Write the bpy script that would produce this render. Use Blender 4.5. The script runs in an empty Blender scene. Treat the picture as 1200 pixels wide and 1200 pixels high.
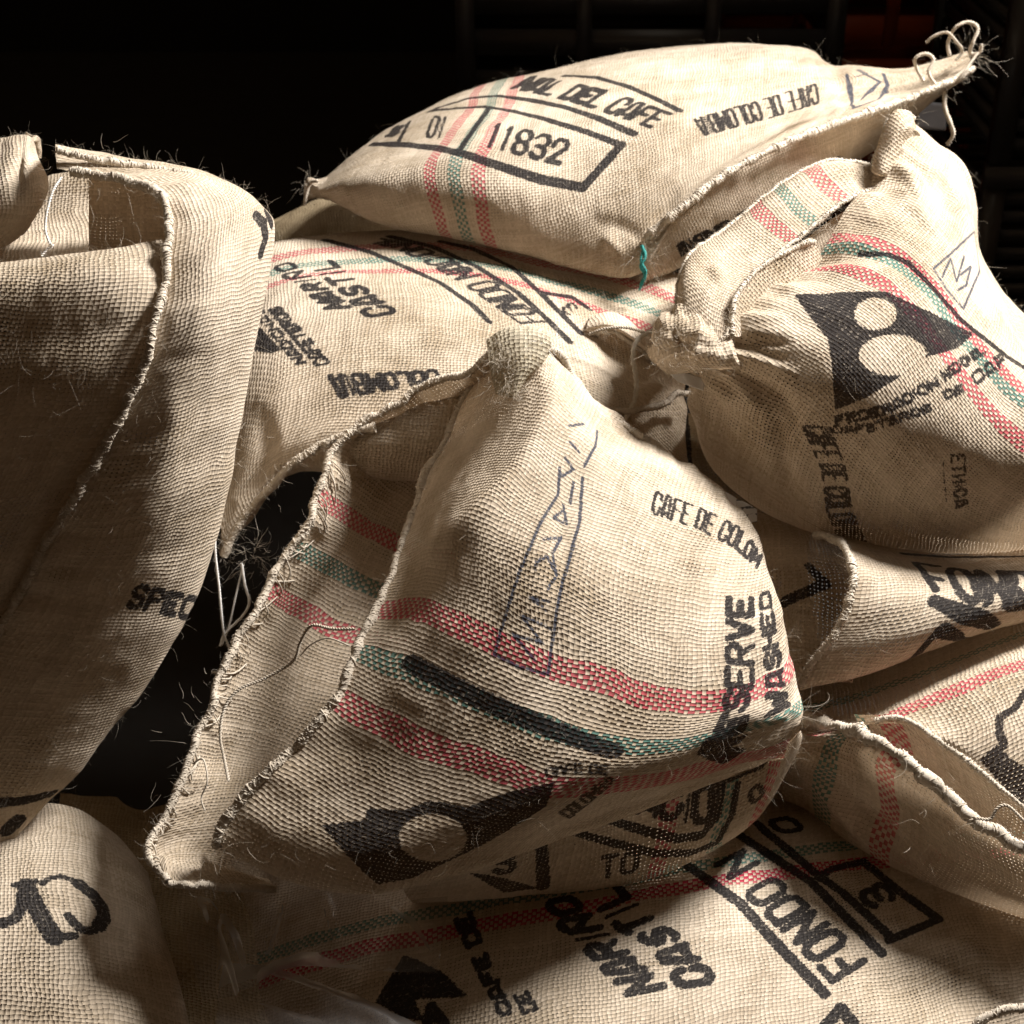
import bpy, math
import numpy as np

rng = np.random.default_rng(11)
sc = bpy.context.scene
C = sc.collection

# ------------------------------------------------------------------ camera, light, exposure
CAM_H = 1.02
PITCH = math.radians(30.0)
TAN = 0.3268                                   # half width of view / distance
CP, SP = math.cos(PITCH), math.sin(PITCH)
cam_d = bpy.data.cameras.new('camera')
cam_d.sensor_width = 36.0
cam_d.lens = 18.0 / TAN
cam_d.clip_start = 0.05
cam_d.clip_end = 60.0
cam_d.dof.use_dof = True
cam_d.dof.focus_distance = 1.17
cam_d.dof.aperture_fstop = 13.0
cam = bpy.data.objects.new('camera', cam_d)
cam.location = (0, 0, CAM_H)
cam.rotation_euler = (math.pi / 2 - PITCH, 0, 0)
C.objects.link(cam)
sc.camera = cam

w = bpy.data.worlds.new('World')
sc.world = w
w.use_nodes = True
bg = w.node_tree.nodes['Background']
bg.inputs[0].default_value = (1.0, 0.55, 0.24, 1)
bg.inputs[1].default_value = 0.041

LDIR = np.array((0.585, 0.315, 0.75)); LDIR /= np.linalg.norm(LDIR)
TARGET = np.array((0.05, 1.10, 0.40))
ld = bpy.data.lights.new('key_lamp', 'SPOT')
ld.energy = 590
ld.color = (1.0, 0.965, 0.925)
ld.shadow_soft_size = 0.27
ld.spot_size = math.radians(56)
ld.spot_blend = 0.55
lo = bpy.data.objects.new('key_lamp', ld)
lo.location = TARGET + LDIR * 1.95
C.objects.link(lo)
from mathutils import Vector
lo.rotation_euler = Vector(-LDIR).to_track_quat('-Z', 'Y').to_euler()

# soft skylight from the same opening overhead
fl = bpy.data.lights.new('overhead_skylight', 'AREA'); fl.shape = 'RECTANGLE'; fl.size = 1.6; fl.size_y = 1.2
fl.energy = 3.2; fl.color = (1.0, 0.88, 0.72)
fo = bpy.data.objects.new('overhead_skylight', fl); fo.location = (0.6, 1.15, 2.7); C.objects.link(fo)
fo.rotation_euler = Vector((TARGET - np.array(fo.location))).to_track_quat('-Z', 'Y').to_euler()

sc.view_settings.view_transform = 'Standard'
sc.view_settings.look = 'None'
sc.view_settings.exposure = 0.0
sc.view_settings.gamma = 1.0
sc.cycles.max_bounces = 4
sc.cycles.diffuse_bounces = 4
sc.cycles.use_adaptive_sampling = True
sc.cycles.adaptive_threshold = 0.02
sc.cycles.transparent_max_bounces = 8

# ------------------------------------------------------------------ geometry helpers
def at(px, py, d):
    """world point seen at photo pixel (px,py) at distance d along the view axis"""
    px = np.asarray(px, float); py = np.asarray(py, float); d = np.asarray(d, float)
    v = TAN * (600 - py) / 600
    return np.stack([d * TAN * (px - 600) / 600, d * (CP + v * SP), CAM_H + d * (-SP + v * CP)], -1)

def proj(P):
    y = P[..., 1]; z = P[..., 2] - CAM_H
    d = y * CP - z * SP
    v = (y * SP + z * CP) / d
    return 600 + 600 * P[..., 0] / d / TAN, 600 - 600 * v / TAN, d

def cr(P, n):
    """Catmull-Rom along axis 0, n samples"""
    P = np.asarray(P, float); k = len(P)
    Q = np.concatenate([2 * P[:1] - P[1:2], P, 2 * P[-1:] - P[-2:-1]])
    t = np.linspace(0, k - 1, n); i = np.clip(np.floor(t).astype(int), 0, k - 2); f = t - i
    f = f.reshape((-1,) + (1,) * (P.ndim - 1))
    a, b, c, d = Q[i], Q[i + 1], Q[i + 2], Q[i + 3]
    return 0.5 * (2 * b + (c - a) * f + (2 * a - 5 * b + 4 * c - d) * f * f + (3 * b - a - 3 * c + d) * f ** 3)

def vnoise(u, v, s, seed):
    r = np.random.default_rng(seed).random((64, 64)) * 2 - 1
    x = u / s + 31.7; y = v / s + 17.3
    i = np.floor(x).astype(int); j = np.floor(y).astype(int); fx = x - i; fy = y - j
    fx = fx * fx * (3 - 2 * fx); fy = fy * fy * (3 - 2 * fy)
    g = lambda a, b: r[a % 64, b % 64]
    return (g(i, j) * (1 - fx) + g(i + 1, j) * fx) * (1 - fy) + (g(i, j + 1) * (1 - fx) + g(i + 1, j + 1) * fx) * fy

def mesh_obj(name, V, F, mat, parent=None, smooth=True, kind=None):
    V = np.ascontiguousarray(V, np.float32).reshape(-1, 3)
    F = np.ascontiguousarray(F, np.int32); k = F.shape[1]
    me = bpy.data.meshes.new(name)
    me.vertices.add(len(V)); me.vertices.foreach_set('co', V.ravel())
    me.loops.add(F.size); me.loops.foreach_set('vertex_index', F.ravel())
    me.polygons.add(len(F)); me.polygons.foreach_set('loop_start', np.arange(0, F.size, k, dtype=np.int32))
    if smooth:
        me.polygons.foreach_set('use_smooth', np.ones(len(F), bool))
    me.update(calc_edges=True)
    me.materials.append(mat)
    o = bpy.data.objects.new(name, me); C.objects.link(o)
    if parent is not None: o.parent = parent
    if kind: o['kind'] = kind
    return o

def thing(name, label, cat, group=None):
    o = bpy.data.objects.new(name, None); C.objects.link(o)
    o.empty_display_size = 0.05
    o['label'] = label; o['category'] = cat
    if group: o['group'] = group
    return o

def tag(o, label, cat, group=None):
    o['label'] = label; o['category'] = cat
    if group: o['group'] = group
    return o

def grid_faces(n, m):
    a = np.arange(n * m).reshape(n, m)
    return np.stack([a[:-1, :-1], a[:-1, 1:], a[1:, 1:], a[1:, :-1]], -1).reshape(-1, 4)

def resample(path, step):
    path = np.asarray(path, float)
    s = np.concatenate([[0], np.cumsum(np.linalg.norm(np.diff(path, axis=0), axis=1))])
    n = max(4, int(s[-1] / step)); t = np.linspace(0, s[-1], n)
    return np.stack([np.interp(t, s, path[:, k]) for k in range(3)], 1), t

def frames(path):
    T = np.gradient(path, axis=0); T /= np.linalg.norm(T, axis=1, keepdims=True) + 1e-12
    N = np.zeros_like(T); n = np.cross(T[0], (0.3, 0.2, 0.93)); n /= np.linalg.norm(n) + 1e-12
    for i in range(len(T)):
        n = n - T[i] * n.dot(T[i]); n /= np.linalg.norm(n) + 1e-12; N[i] = n
    return T, N, np.cross(T, N)

def tube(path, r, sides=6):
    path = np.asarray(path, float); T, N, B = frames(path)
    r = np.broadcast_to(np.asarray(r, float), (len(path),))
    a = np.arange(sides) / sides * 2 * math.pi
    V = path[:, None] + r[:, None, None] * (np.cos(a)[None, :, None] * N[:, None] + np.sin(a)[None, :, None] * B[:, None])
    idx = np.arange(len(path) * sides).reshape(len(path), sides)
    nx = np.roll(idx, -1, 1)
    F = np.stack([idx[:-1], nx[:-1], nx[1:], idx[1:]], -1).reshape(-1, 4)
    return V.reshape(-1, 3), F

class Bag:
    """collects verts / quads of one mesh"""
    def __init__(s): s.V = []; s.F = []; s.n = 0
    def add(s, V, F):
        s.V.append(V); s.F.append(F + s.n); s.n += len(V)
    def tube(s, path, r, sides=6): s.add(*tube(path, r, sides))
    def build(s, name, mat, parent=None, kind=None):
        return mesh_obj(name, np.concatenate(s.V), np.concatenate(s.F), mat, parent, True, kind)

def fibre_mesh(root, d0, length, curl, rad, seed, K=8):
    """many curly fibres at once; root, d0: (n,3)"""
    g = np.random.default_rng(seed); n = len(root)
    P = np.zeros((n, K, 3)); P[:, 0] = root
    d = d0 / (np.linalg.norm(d0, axis=1, keepdims=True) + 1e-9)
    step = (length / (K - 1))[:, None]
    bend = g.normal(size=(n, 3)) * curl
    for k in range(1, K):
        bend = bend + g.normal(size=(n, 3)) * curl * 0.5
        d = d + bend * 0.28; d[:, 2] -= 0.03
        d /= np.linalg.norm(d, axis=1, keepdims=True) + 1e-9
        P[:, k] = P[:, k - 1] + d * step
    T = np.gradient(P, axis=1); T /= np.linalg.norm(T, axis=2, keepdims=True) + 1e-12
    r0 = g.normal(size=(n, 1, 3)); N = r0 - T * (r0 * T).sum(2, keepdims=True)
    N /= np.linalg.norm(N, axis=2, keepdims=True) + 1e-12
    B = np.cross(T, N)
    a = np.arange(3) / 3 * 2 * math.pi
    taper = (1 - 0.6 * np.linspace(0, 1, K) ** 2)[None, :, None, None]
    rr = np.broadcast_to(rad, (n,))[:, None, None, None] * taper
    V = P[:, :, None] + rr * (np.cos(a)[None, None, :, None] * N[:, :, None] + np.sin(a)[None, None, :, None] * B[:, :, None])
    idx = np.arange(n * K * 3).reshape(n, K, 3); nx = np.roll(idx, -1, 2)
    F = np.stack([idx[:, :-1], nx[:, :-1], nx[:, 1:], idx[:, 1:]], -1).reshape(-1, 4)
    return V.reshape(-1, 3), F

# ------------------------------------------------------------------ materials
class NT:
    def __init__(s, name):
        s.mat = bpy.data.materials.new(name); s.mat.use_nodes = True
        s.t = s.mat.node_tree; s.t.nodes.clear()
        s.out = s.n('ShaderNodeOutputMaterial')
    def n(s, typ, **kw):
        x = s.t.nodes.new(typ)
        for k, v in kw.items(): setattr(x, k, v)
        return x
    def set(s, sock, v):
        if v is None: return
        if hasattr(v, 'node'): s.t.links.new(v, sock)
        else: sock.default_value = v
    def m(s, op, a, b=None, c=None, clamp=False):
        x = s.n('ShaderNodeMath', operation=op, use_clamp=clamp)
        s.set(x.inputs[0], a); s.set(x.inputs[1], b); s.set(x.inputs[2], c)
        return x.outputs[0]
    def noise(s, vec, scale, detail=2.0, rough=0.5):
        x = s.n('ShaderNodeTexNoise'); s.set(x.inputs['Vector'], vec)
        x.inputs['Scale'].default_value = scale; x.inputs['Detail'].default_value = detail
        x.inputs['Roughness'].default_value = rough
        return x.outputs['Fac']
    def white(s, a, b):
        c = s.n('ShaderNodeCombineXYZ'); s.set(c.inputs[0], a); s.set(c.inputs[1], b)
        x = s.n('ShaderNodeTexWhiteNoise', noise_dimensions='2D'); s.t.links.new(c.outputs[0], x.inputs['Vector'])
        return x.outputs['Value']
    def xyz(s, a, b, c=0.0):
        x = s.n('ShaderNodeCombineXYZ'); s.set(x.inputs[0], a); s.set(x.inputs[1], b); s.set(x.inputs[2], c)
        return x.outputs[0]
    def mix(s, f, a, b):
        x = s.n('ShaderNodeMix', data_type='RGBA'); s.set(x.inputs[0], f)
        for sock, v in ((x.inputs[6], a), (x.inputs[7], b)):
            if isinstance(v, tuple): sock.default_value = v + (1,) if len(v) == 3 else v
            else: s.set(sock, v)
        return x.outputs[2]
    def smooth(s, x, lo, hi):
        r = s.n('ShaderNodeMapRange', interpolation_type='SMOOTHSTEP')
        s.set(r.inputs[0], x); r.inputs[1].default_value = lo; r.inputs[2].default_value = hi
        return r.outputs[0]

RED = (0.44, 0.022, 0.06); TEAL = (0.014, 0.16, 0.14)

AMP = 0.85; BUMP = 0.165
def burlap(name, stripes=(), pitch=0.0034, tint=(0.578, 0.489, 0.382), holes=True, thick=0.385):
    """plain-weave jute: two crossing thread systems; UV counts threads, so dyed threads stay whole threads"""
    N = NT(name)
    uv = N.n('ShaderNodeUVMap', uv_map='UVMap').outputs[0]
    sep = N.n('ShaderNodeSeparateXYZ'); N.t.links.new(uv, sep.inputs[0])
    a, b = sep.outputs[0], sep.outputs[1]
    ia, ib = N.m('FLOOR', a), N.m('FLOOR', b)
    fa = N.m('SUBTRACT', N.m('SUBTRACT', a, ia), 0.5); fb = N.m('SUBTRACT', N.m('SUBTRACT', b, ib), 0.5)
    sg = N.m('SUBTRACT', 1.0, N.m('MULTIPLY', N.m('FLOORED_MODULO', N.m('ADD', ia, ib), 2.0), 2.0))
    # thread thickness, per thread and slubs along it
    ra, rb = N.white(ia, 1.5), N.white(ib, 7.5)
    sa = N.noise(N.xyz(N.m('MULTIPLY', ia, 3.7), N.m('MULTIPLY', b, 0.22)), 1.0, 0)
    sb = N.noise(N.xyz(N.m('MULTIPLY', a, 0.22), N.m('MULTIPLY', ib, 3.7)), 1.0, 0)
    wa = N.m('ADD', N.m('ADD', thick - 0.14, N.m('MULTIPLY', ra, 0.10)), N.m('MULTIPLY', sa, 0.18))
    wb = N.m('ADD', N.m('ADD', thick - 0.11, N.m('MULTIPLY', rb, 0.10)), N.m('MULTIPLY', sb, 0.18))
    def prof(f, wd):
        q = N.m('DIVIDE', f, wd); q2 = N.m('MULTIPLY', q, q)
        return N.m('SQRT', N.m('MAXIMUM', N.m('SUBTRACT', 1.0, q2), 0.0)), N.m('GREATER_THAN', q2, 1.0)
    blot = N.n('ShaderNodeAttribute', attribute_name='blotch').outputs['Fac']
    wa = N.m('ADD', wa, N.m('MULTIPLY', blot, 0.22)); wb = N.m('ADD', wb, N.m('MULTIPLY', blot, 0.22))
    pa, oa = prof(fa, wa); pb, ob = prof(fb, wb)
    ca = N.m('MULTIPLY', N.m('COSINE', N.m('MULTIPLY', fb, math.pi)), sg)
    cb = N.m('MULTIPLY', N.m('COSINE', N.m('MULTIPLY', fa, math.pi)), sg)
    za = N.m('SUBTRACT', N.m('ADD', N.m('MULTIPLY', pa, 0.75), N.m('MULTIPLY', ca, AMP)), N.m('MULTIPLY', oa, 4.0))
    zb = N.m('SUBTRACT', N.m('SUBTRACT', N.m('MULTIPLY', pb, 0.75), N.m('MULTIPLY', cb, AMP)), N.m('MULTIPLY', ob, 4.0))
    h = N.m('MAXIMUM', za, zb)
    top_a = N.m('GREATER_THAN', za, zb); top_b = N.m('SUBTRACT', 1.0, top_a)
    hole = N.m('LESS_THAN', h, -1.5)
    hc = N.m('MAXIMUM', h, -1.1)
    # fibre streaks twisted along whichever thread lies on top
    along = N.m('ADD', N.m('MULTIPLY', top_a, b), N.m('MULTIPLY', top_b, a))
    across = N.m('ADD', N.m('MULTIPLY', top_a, a), N.m('MULTIPLY', top_b, b))
    fibr = N.noise(N.xyz(N.m('ADD', N.m('MULTIPLY', across, 5.0), N.m('MULTIPLY', along, 1.6)), N.m('MULTIPLY', along, 0.9), N.m('MULTIPLY', top_a, 7.0)), 1.0, 2, 0.65)
    tone = N.white(N.m('ADD', N.m('MULTIPLY', top_a, ia), N.m('MULTIPLY', top_b, N.m('ADD', ib, 0.37))), N.m('FLOOR', N.m('MULTIPLY', along, 0.06)))
    val = N.m('ADD', N.m('ADD', N.m('MULTIPLY', N.m('SUBTRACT', fibr, 0.5), 1.0), N.m('MULTIPLY', N.m('SUBTRACT', tone, 0.5), 0.36)), blot)
    lo_c = tuple(x * f for x, f in zip(tint, (0.66, 0.61, 0.53))); hi_c = tuple(min(0.86, x * f) for x, f in zip(tint, (1.30, 1.32, 1.36)))
    col = N.mix(N.m('ADD', val, 0.5, clamp=True), lo_c, hi_c)
    # dyed threads
    for ax, c0, hw, colr in stripes:
        idx, top = (ib, top_b) if ax == 'v' else (ia, top_a)
        inside = N.m('LESS_THAN', N.m('ABSOLUTE', N.m('SUBTRACT', N.m('ADD', idx, 0.5), c0 / 1.0)), hw / pitch)
        fac = N.m('MULTIPLY', N.m('MULTIPLY', inside, top), N.m('ADD', 0.80, N.m('MULTIPLY', N.m('SUBTRACT', fibr, 0.5), 0.8)), clamp=True)
        fac = N.m('MAXIMUM', fac, N.m('MULTIPLY', inside, 0.07))
        col = N.mix(fac, col, N.mix(fibr, tuple(x * 0.6 for x in colr), tuple(min(1, x * 1.5 + 0.02) for x in colr)))
    # printed ink and marker lines: distance fields stored on the cloth
    n1 = N.m('SUBTRACT', N.noise(N.xyz(a, b, 2.0), 1.4, 2), 0.5)
    hh = N.m('MULTIPLY', N.m('SUBTRACT', h, 0.75), 0.0006)
    def inkfac(attr, rough, edge):
        d = N.m('ADD', N.m('SUBTRACT', N.n('ShaderNodeAttribute', attribute_name=attr).outputs['Fac'], hh), N.m('MULTIPLY', n1, rough))
        return N.m('SUBTRACT', 1.0, N.smooth(d, -edge, edge))
    worn = N.smooth(N.m('ADD', N.m('ADD', fibr, N.m('MULTIPLY', n1, 0.6)), N.m('MULTIPLY', tone, 0.14)), 0.66, 0.86)
    k = N.m('MULTIPLY', inkfac('ink', 0.0036, 0.0004), N.m('SUBTRACT', 0.96, N.m('MULTIPLY', worn, 0.45)))
    col = N.mix(k, col, N.mix(fibr, (0.011, 0.011, 0.013), (0.036, 0.035, 0.039)))
    kp = N.m('MULTIPLY', inkfac('pen', 0.0012, 0.0005), N.m('SUBTRACT', 0.88, N.m('MULTIPLY', worn, 0.5)))
    col = N.mix(kp, col, (0.028, 0.045, 0.082))
    # relief
    bump = N.n('ShaderNodeBump'); bump.inputs['Strength'].default_value = 1.0
    bump.inputs['Distance'].default_value = pitch * BUMP
    N.t.links.new(N.m('ADD', hc, N.m('MULTIPLY', fibr, 0.4)), bump.inputs['Height'])
    pr = N.n('ShaderNodeBsdfDiffuse'); N.t.links.new(col, pr.inputs['Color']); pr.inputs['Roughness'].default_value = 0.4
    N.t.links.new(bump.outputs[0], pr.inputs['Normal'])
    tr = N.n('ShaderNodeBsdfTranslucent'); N.t.links.new(N.mix(0.35, col, (0.75, 0.42, 0.15)), tr.inputs[0])
    mx = N.n('ShaderNodeMixShader'); mx.inputs[0].default_value = 0.12
    N.t.links.new(pr.outputs[0], mx.inputs[1]); N.t.links.new(tr.outputs[0], mx.inputs[2])
    last = mx.outputs[0]
    if holes:
        tp = N.n('ShaderNodeBsdfTransparent'); m2 = N.n('ShaderNodeMixShader')
        N.t.links.new(hole, m2.inputs[0]); N.t.links.new(last, m2.inputs[1]); N.t.links.new(tp.outputs[0], m2.inputs[2]); last = m2.outputs[0]
    N.t.links.new(last, N.out.inputs[0])
    N.mat['pitch'] = pitch
    return N.mat

def yarn(name, c0, c1, rough=0.85, scale=500.0):
    N = NT(name)
    g = N.n('ShaderNodeNewGeometry').outputs['Position']
    f = N.noise(g, scale, 3, 0.65)
    f2 = N.noise(g, 60.0, 2)
    col = N.mix(N.m('ADD', N.m('MULTIPLY', f, 1.2), N.m('MULTIPLY', N.m('SUBTRACT', f2, 0.6), 0.9), clamp=True), c0, c1)
    pr = N.n('ShaderNodeBsdfPrincipled'); N.t.links.new(col, pr.inputs['Base Color'])
    pr.inputs['Roughness'].default_value = rough; pr.inputs['Specular IOR Level'].default_value = 0.25
    bump = N.n('ShaderNodeBump'); bump.inputs['Strength'].default_value = 0.6; bump.inputs['Distance'].default_value = 0.0006
    N.t.links.new(N.noise(g, scale * 1.6, 3, 0.7), bump.inputs['Height']); N.t.links.new(bump.outputs[0], pr.inputs['Normal'])
    N.t.links.new(pr.outputs[0], N.out.inputs[0])
    return N.mat

JUTE = yarn('jute_yarn', (0.34, 0.285, 0.215), (0.68, 0.60, 0.50))
N = NT('jute_fibre')
f_ = N.noise(N.n('ShaderNodeNewGeometry').outputs['Position'], 90.0, 1)
c_ = N.mix(f_, (0.50, 0.43, 0.33), (0.88, 0.81, 0.71))
d_ = N.n('ShaderNodeBsdfDiffuse'); t_ = N.n('ShaderNodeBsdfTranslucent'); m_ = N.n('ShaderNodeMixShader'); m_.inputs[0].default_value = 0.45
N.t.links.new(c_, d_.inputs[0]); N.t.links.new(c_, t_.inputs[0]); N.t.links.new(d_.outputs[0], m_.inputs[1]); N.t.links.new(t_.outputs[0], m_.inputs[2]); N.t.links.new(m_.outputs[0], N.out.inputs[0])
FIBRE = N.mat
WHITEY = yarn('white_thread', (0.55, 0.52, 0.47), (0.85, 0.83, 0.80), 0.6)
TEALY = yarn('teal_thread', (0.015, 0.15, 0.14), (0.05, 0.33, 0.30), 0.7)

def plain(name, col, rough=0.6, nscale=30, var=0.3, spec=0.4):
    N = NT(name)
    g = N.n('ShaderNodeNewGeometry').outputs['Position']
    f = N.noise(g, nscale, 4, 0.6)
    c = N.mix(f, tuple(x * (1 - var) for x in col), tuple(x * (1 + var) for x in col))
    pr = N.n('ShaderNodeBsdfPrincipled'); N.t.links.new(c, pr.inputs['Base Color'])
    pr.inputs['Roughness'].default_value = rough; pr.inputs['Specular IOR Level'].default_value = spec
    N.t.links.new(pr.outputs[0], N.out.inputs[0])
    return N.mat

# ------------------------------------------------------------------ stencil lettering as strokes
GL = {'A': '00 16 36 40|11 31', 'B': '00 06 36 45 44 33 03|33 42 41 30 00', 'C': '44 45 36 16 05 01 10 30 41 42',
      'D': '00 06 36 45 41 30 00', 'E': '40 00 06 46|03 33', 'F': '00 06 46|03 33', 'G': '44 45 36 16 05 01 10 30 41 43 23',
      'H': '00 06|40 46|03 43', 'I': '20 26', 'L': '06 00 40', 'M': '00 06 22 46 40', 'N': '00 06 40 46', '~': '00 06 40 46|17 37',
      'O': '01 05 16 36 45 41 30 10 01', 'P': '00 06 36 45 44 33 03', 'R': '00 06 36 45 44 33 03|23 40',
      'S': '45 36 16 05 04 13 33 42 41 30 10 01', 'T': '20 26|06 46', 'U': '06 01 10 30 41 46', 'V': '06 20 46',
      'W': '06 10 24 30 46', '0': '01 05 16 36 45 41 30 10 01', '1': '15 26 20', '2': '04 05 16 36 45 44 00 40',
      '3': '05 16 36 45 44 33 13|33 42 41 30 10 01', '7': '06 46 10', '8': '13 04 05 16 36 45 44 33 13 02 01 10 30 41 42 33'}

def dens(poly, k=3):
    out = []
    for p, q in zip(poly[:-1], poly[1:]):
        for i in range(k): out.append((p[0] + (q[0] - p[0]) * i / k, p[1] + (q[1] - p[1]) * i / k))
    out.append(poly[-1]); return out

def poly_at(pts, t):
    pts = np.asarray(pts, float)
    s = np.concatenate([[0], np.cumsum(np.linalg.norm(np.diff(pts, axis=0), axis=1))]); s /= s[-1]
    return np.array([np.interp(t, s, pts[:, 0]), np.interp(t, s, pts[:, 1])])

def segdist(P, A, B):
    """P (n,2), segments A,B (m,2) -> min distance (n,)"""
    best = np.full(len(P), 1e9)
    for a, b in zip(A, B):
        ab = b - a; L = ab.dot(ab) + 1e-18
        t = np.clip(((P - a) @ ab) / L, 0, 1)
        dv = P - a - t[:, None] * ab
        best = np.minimum(best, (dv * dv).sum(1))
    return np.sqrt(best)

# ------------------------------------------------------------------ cloth sheets
class Sheet:
    def __init__(s, grid, res=0.0024, curl=(), noise=(0.0022, 0.0009), seed=1, creases=(), uref=0.5, vref=0.5, smooth=6, smin=24, pucker=(), beans=0.00022):
        """grid: rows of (px, py, distance); curl: sides ('t','b','l','r', amount) that round away out of sight"""
        G = np.array(grid, float)
        for side, amt in curl:
            if side in 'lr': G = G.transpose(1, 0, 2)
            if side in 'br': G = G[::-1]
            e0, e1 = G[0], G[1]
            r1 = e0.copy(); r1[:, :2] += (e1 - e0)[:, :2] * 0.10; r1[:, 2] += amt
            r2 = e0.copy(); r2[:, :2] += (e1 - e0)[:, :2] * 0.9; r2[:, 2] += amt * 1.7
            G = np.concatenate([r2[None], r1[None], G])
            if side in 'br': G = G[::-1]
            if side in 'lr': G = G.transpose(1, 0, 2)
        P = at(G[..., 0], G[..., 1], G[..., 2])
        L0 = np.linalg.norm(np.diff(P, axis=0), axis=2).sum(0).max(); L1 = np.linalg.norm(np.diff(P, axis=1), axis=2).sum(1).max()
        n = int(np.clip(L0 / res, smin, 420)); m = int(np.clip(L1 / res, smin, 420))
        # even spacing along the control rows and columns
        P = cr(P, n).transpose(1, 0, 2); P = cr(P, m).transpose(1, 0, 2)
        for _ in range(smooth):
            Q = P.copy()
            Q[1:-1] = 0.5 * P[1:-1] + 0.25 * (P[:-2] + P[2:]); P = Q.copy()
            Q[:, 1:-1] = 0.5 * P[:, 1:-1] + 0.25 * (P[:, :-2] + P[:, 2:]); P = Q
        U = np.concatenate([np.zeros((n, 1)), np.cumsum(np.linalg.norm(np.diff(P, axis=1), axis=2), 1)], 1)
        Vv = np.concatenate([np.zeros((1, m)), np.cumsum(np.linalg.norm(np.diff(P, axis=0), axis=2), 0)], 0)
        ui = int(uref * (m - 1)); vi = int(vref * (n - 1))
        U = U - U[:, ui:ui + 1] ; Vv = Vv - Vv[vi:vi + 1]
        s.U = U; s.V = Vv
        Nn = s.normals(P)
        disp = np.zeros((n, m))
        if noise[0]:
            disp += noise[0] * (vnoise(U, Vv, 0.085, seed) + 0.3 * vnoise(U * 0.6, Vv * 1.5, 0.04, seed + 1))
            disp += 0.35 * noise[1] * (vnoise(U, Vv, 0.018, seed + 2) + 0.5 * vnoise(U * 2.2, Vv * 0.8, 0.012, seed + 3))
        disp += beans * vnoise(U, Vv, 0.0085, seed + 9)
        for side, amp, wl, dec in pucker:
            along = U if side in 'tb' else Vv
            edge = {'t': Vv[:1], 'b': Vv[-1:], 'l': U[:, :1], 'r': U[:, -1:]}[side]
            dist = np.abs((Vv if side in 'tb' else U) - edge)
            wav = vnoise(along + 0.25 * dist, dist * 0.22, wl, seed + 13) + 0.5 * vnoise(along - 0.2 * dist, dist * 0.3, wl * 0.55, seed + 14)
            disp += amp * wav * np.exp(-(dist / dec) ** 1.3)
        if len(creases):
            X, Y, D = proj(P)
            q = np.stack([X.ravel(), Y.ravel()], 1)
            for pts, amp, wd in creases:
                pts = np.array(pts, float)
                pts = cr(pts, 14); best = np.full(len(q), 1e9); tt = np.zeros(len(q))
                for ii, (a_, b_) in enumerate(zip(pts[:-1], pts[1:])):
                    ab = b_ - a_; tl = np.clip(((q - a_) @ ab) / (ab @ ab + 1e-9), 0, 1)
                    e = ((q - a_ - tl[:, None] * ab) ** 2).sum(1); mk = e < best
                    best[mk] = e[mk]; tt[mk] = (ii + tl[mk]) / 13
                fade = np.sin(np.pi * np.clip(tt, 0, 1)) ** 0.8
                disp += amp * (fade * np.exp(-best / wd ** 2)).reshape(n, m)
        s.P = P + Nn * disp[..., None]
        s.N = s.normals(s.P)
        s.X, s.Y, s.D = proj(s.P)
        s.n, s.m = n, m
        s.ink = np.full((n, m), 0.02); s.pen = np.full((n, m), 0.02)
        s.seed = seed
    def normals(s, P):
        a = np.gradient(P, axis=1); b = np.gradient(P, axis=0)
        N = np.cross(a, b); N /= np.linalg.norm(N, axis=2, keepdims=True) + 1e-12
        view = np.array((0, 0, CAM_H)) - P
        if (N * view).sum() < 0: N = -N
        return N
    def idx(s, px, py):
        dm = s.D.min()
        c = (s.X - px) ** 2 + (s.Y - py) ** 2 + ((s.D - dm) * 30) ** 2
        return np.unravel_index(np.argmin(c), c.shape)
    def uv(s, px, py):
        i, j = s.idx(px, py); i = min(max(i, 1), s.n - 2); j = min(max(j, 1), s.m - 2)
        J = np.array([[(s.X[i + 1, j] - s.X[i - 1, j]) / 2, (s.X[i, j + 1] - s.X[i, j - 1]) / 2],
                      [(s.Y[i + 1, j] - s.Y[i - 1, j]) / 2, (s.Y[i, j + 1] - s.Y[i, j - 1]) / 2]])
        r = np.array([px - s.X[i, j], py - s.Y[i, j]])
        try: di, dj = np.clip(np.linalg.solve(J, r), -1.5, 1.5)
        except np.linalg.LinAlgError: di = dj = 0
        u = s.U[i, j] + di * (s.U[i + 1, j] - s.U[i - 1, j]) / 2 + dj * (s.U[i, j + 1] - s.U[i, j - 1]) / 2
        v = s.V[i, j] + di * (s.V[i + 1, j] - s.V[i - 1, j]) / 2 + dj * (s.V[i, j + 1] - s.V[i, j - 1]) / 2
        return np.array([u, v])
    def _stroke(s, field, uvp, hw):
        uvp = np.asarray(uvp); A, B = uvp[:-1], uvp[1:]
        # drop segments torn apart by a lookup that jumped a fold
        ok = np.linalg.norm(B - A, axis=1) < 0.09
        A, B = A[ok], B[ok]
        if not len(A): return
        lo = np.minimum(A, B).min(0) - hw - 0.008; hi = np.maximum(A, B).max(0) + hw + 0.008
        mk = (s.U > lo[0]) & (s.U < hi[0]) & (s.V > lo[1]) & (s.V < hi[1])
        if not mk.any(): return
        q = np.stack([s.U[mk], s.V[mk]], 1)
        field[mk] = np.minimum(field[mk], segdist(q, A, B) - hw)
    def line(s, pts, w_mm, pen=False, k=6):
        uvp = [s.uv(*p) for p in dens(pts, k)]
        s._stroke(s.pen if pen else s.ink, uvp, w_mm * (0.0005 if pen else 0.00062))
        return s
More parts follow.
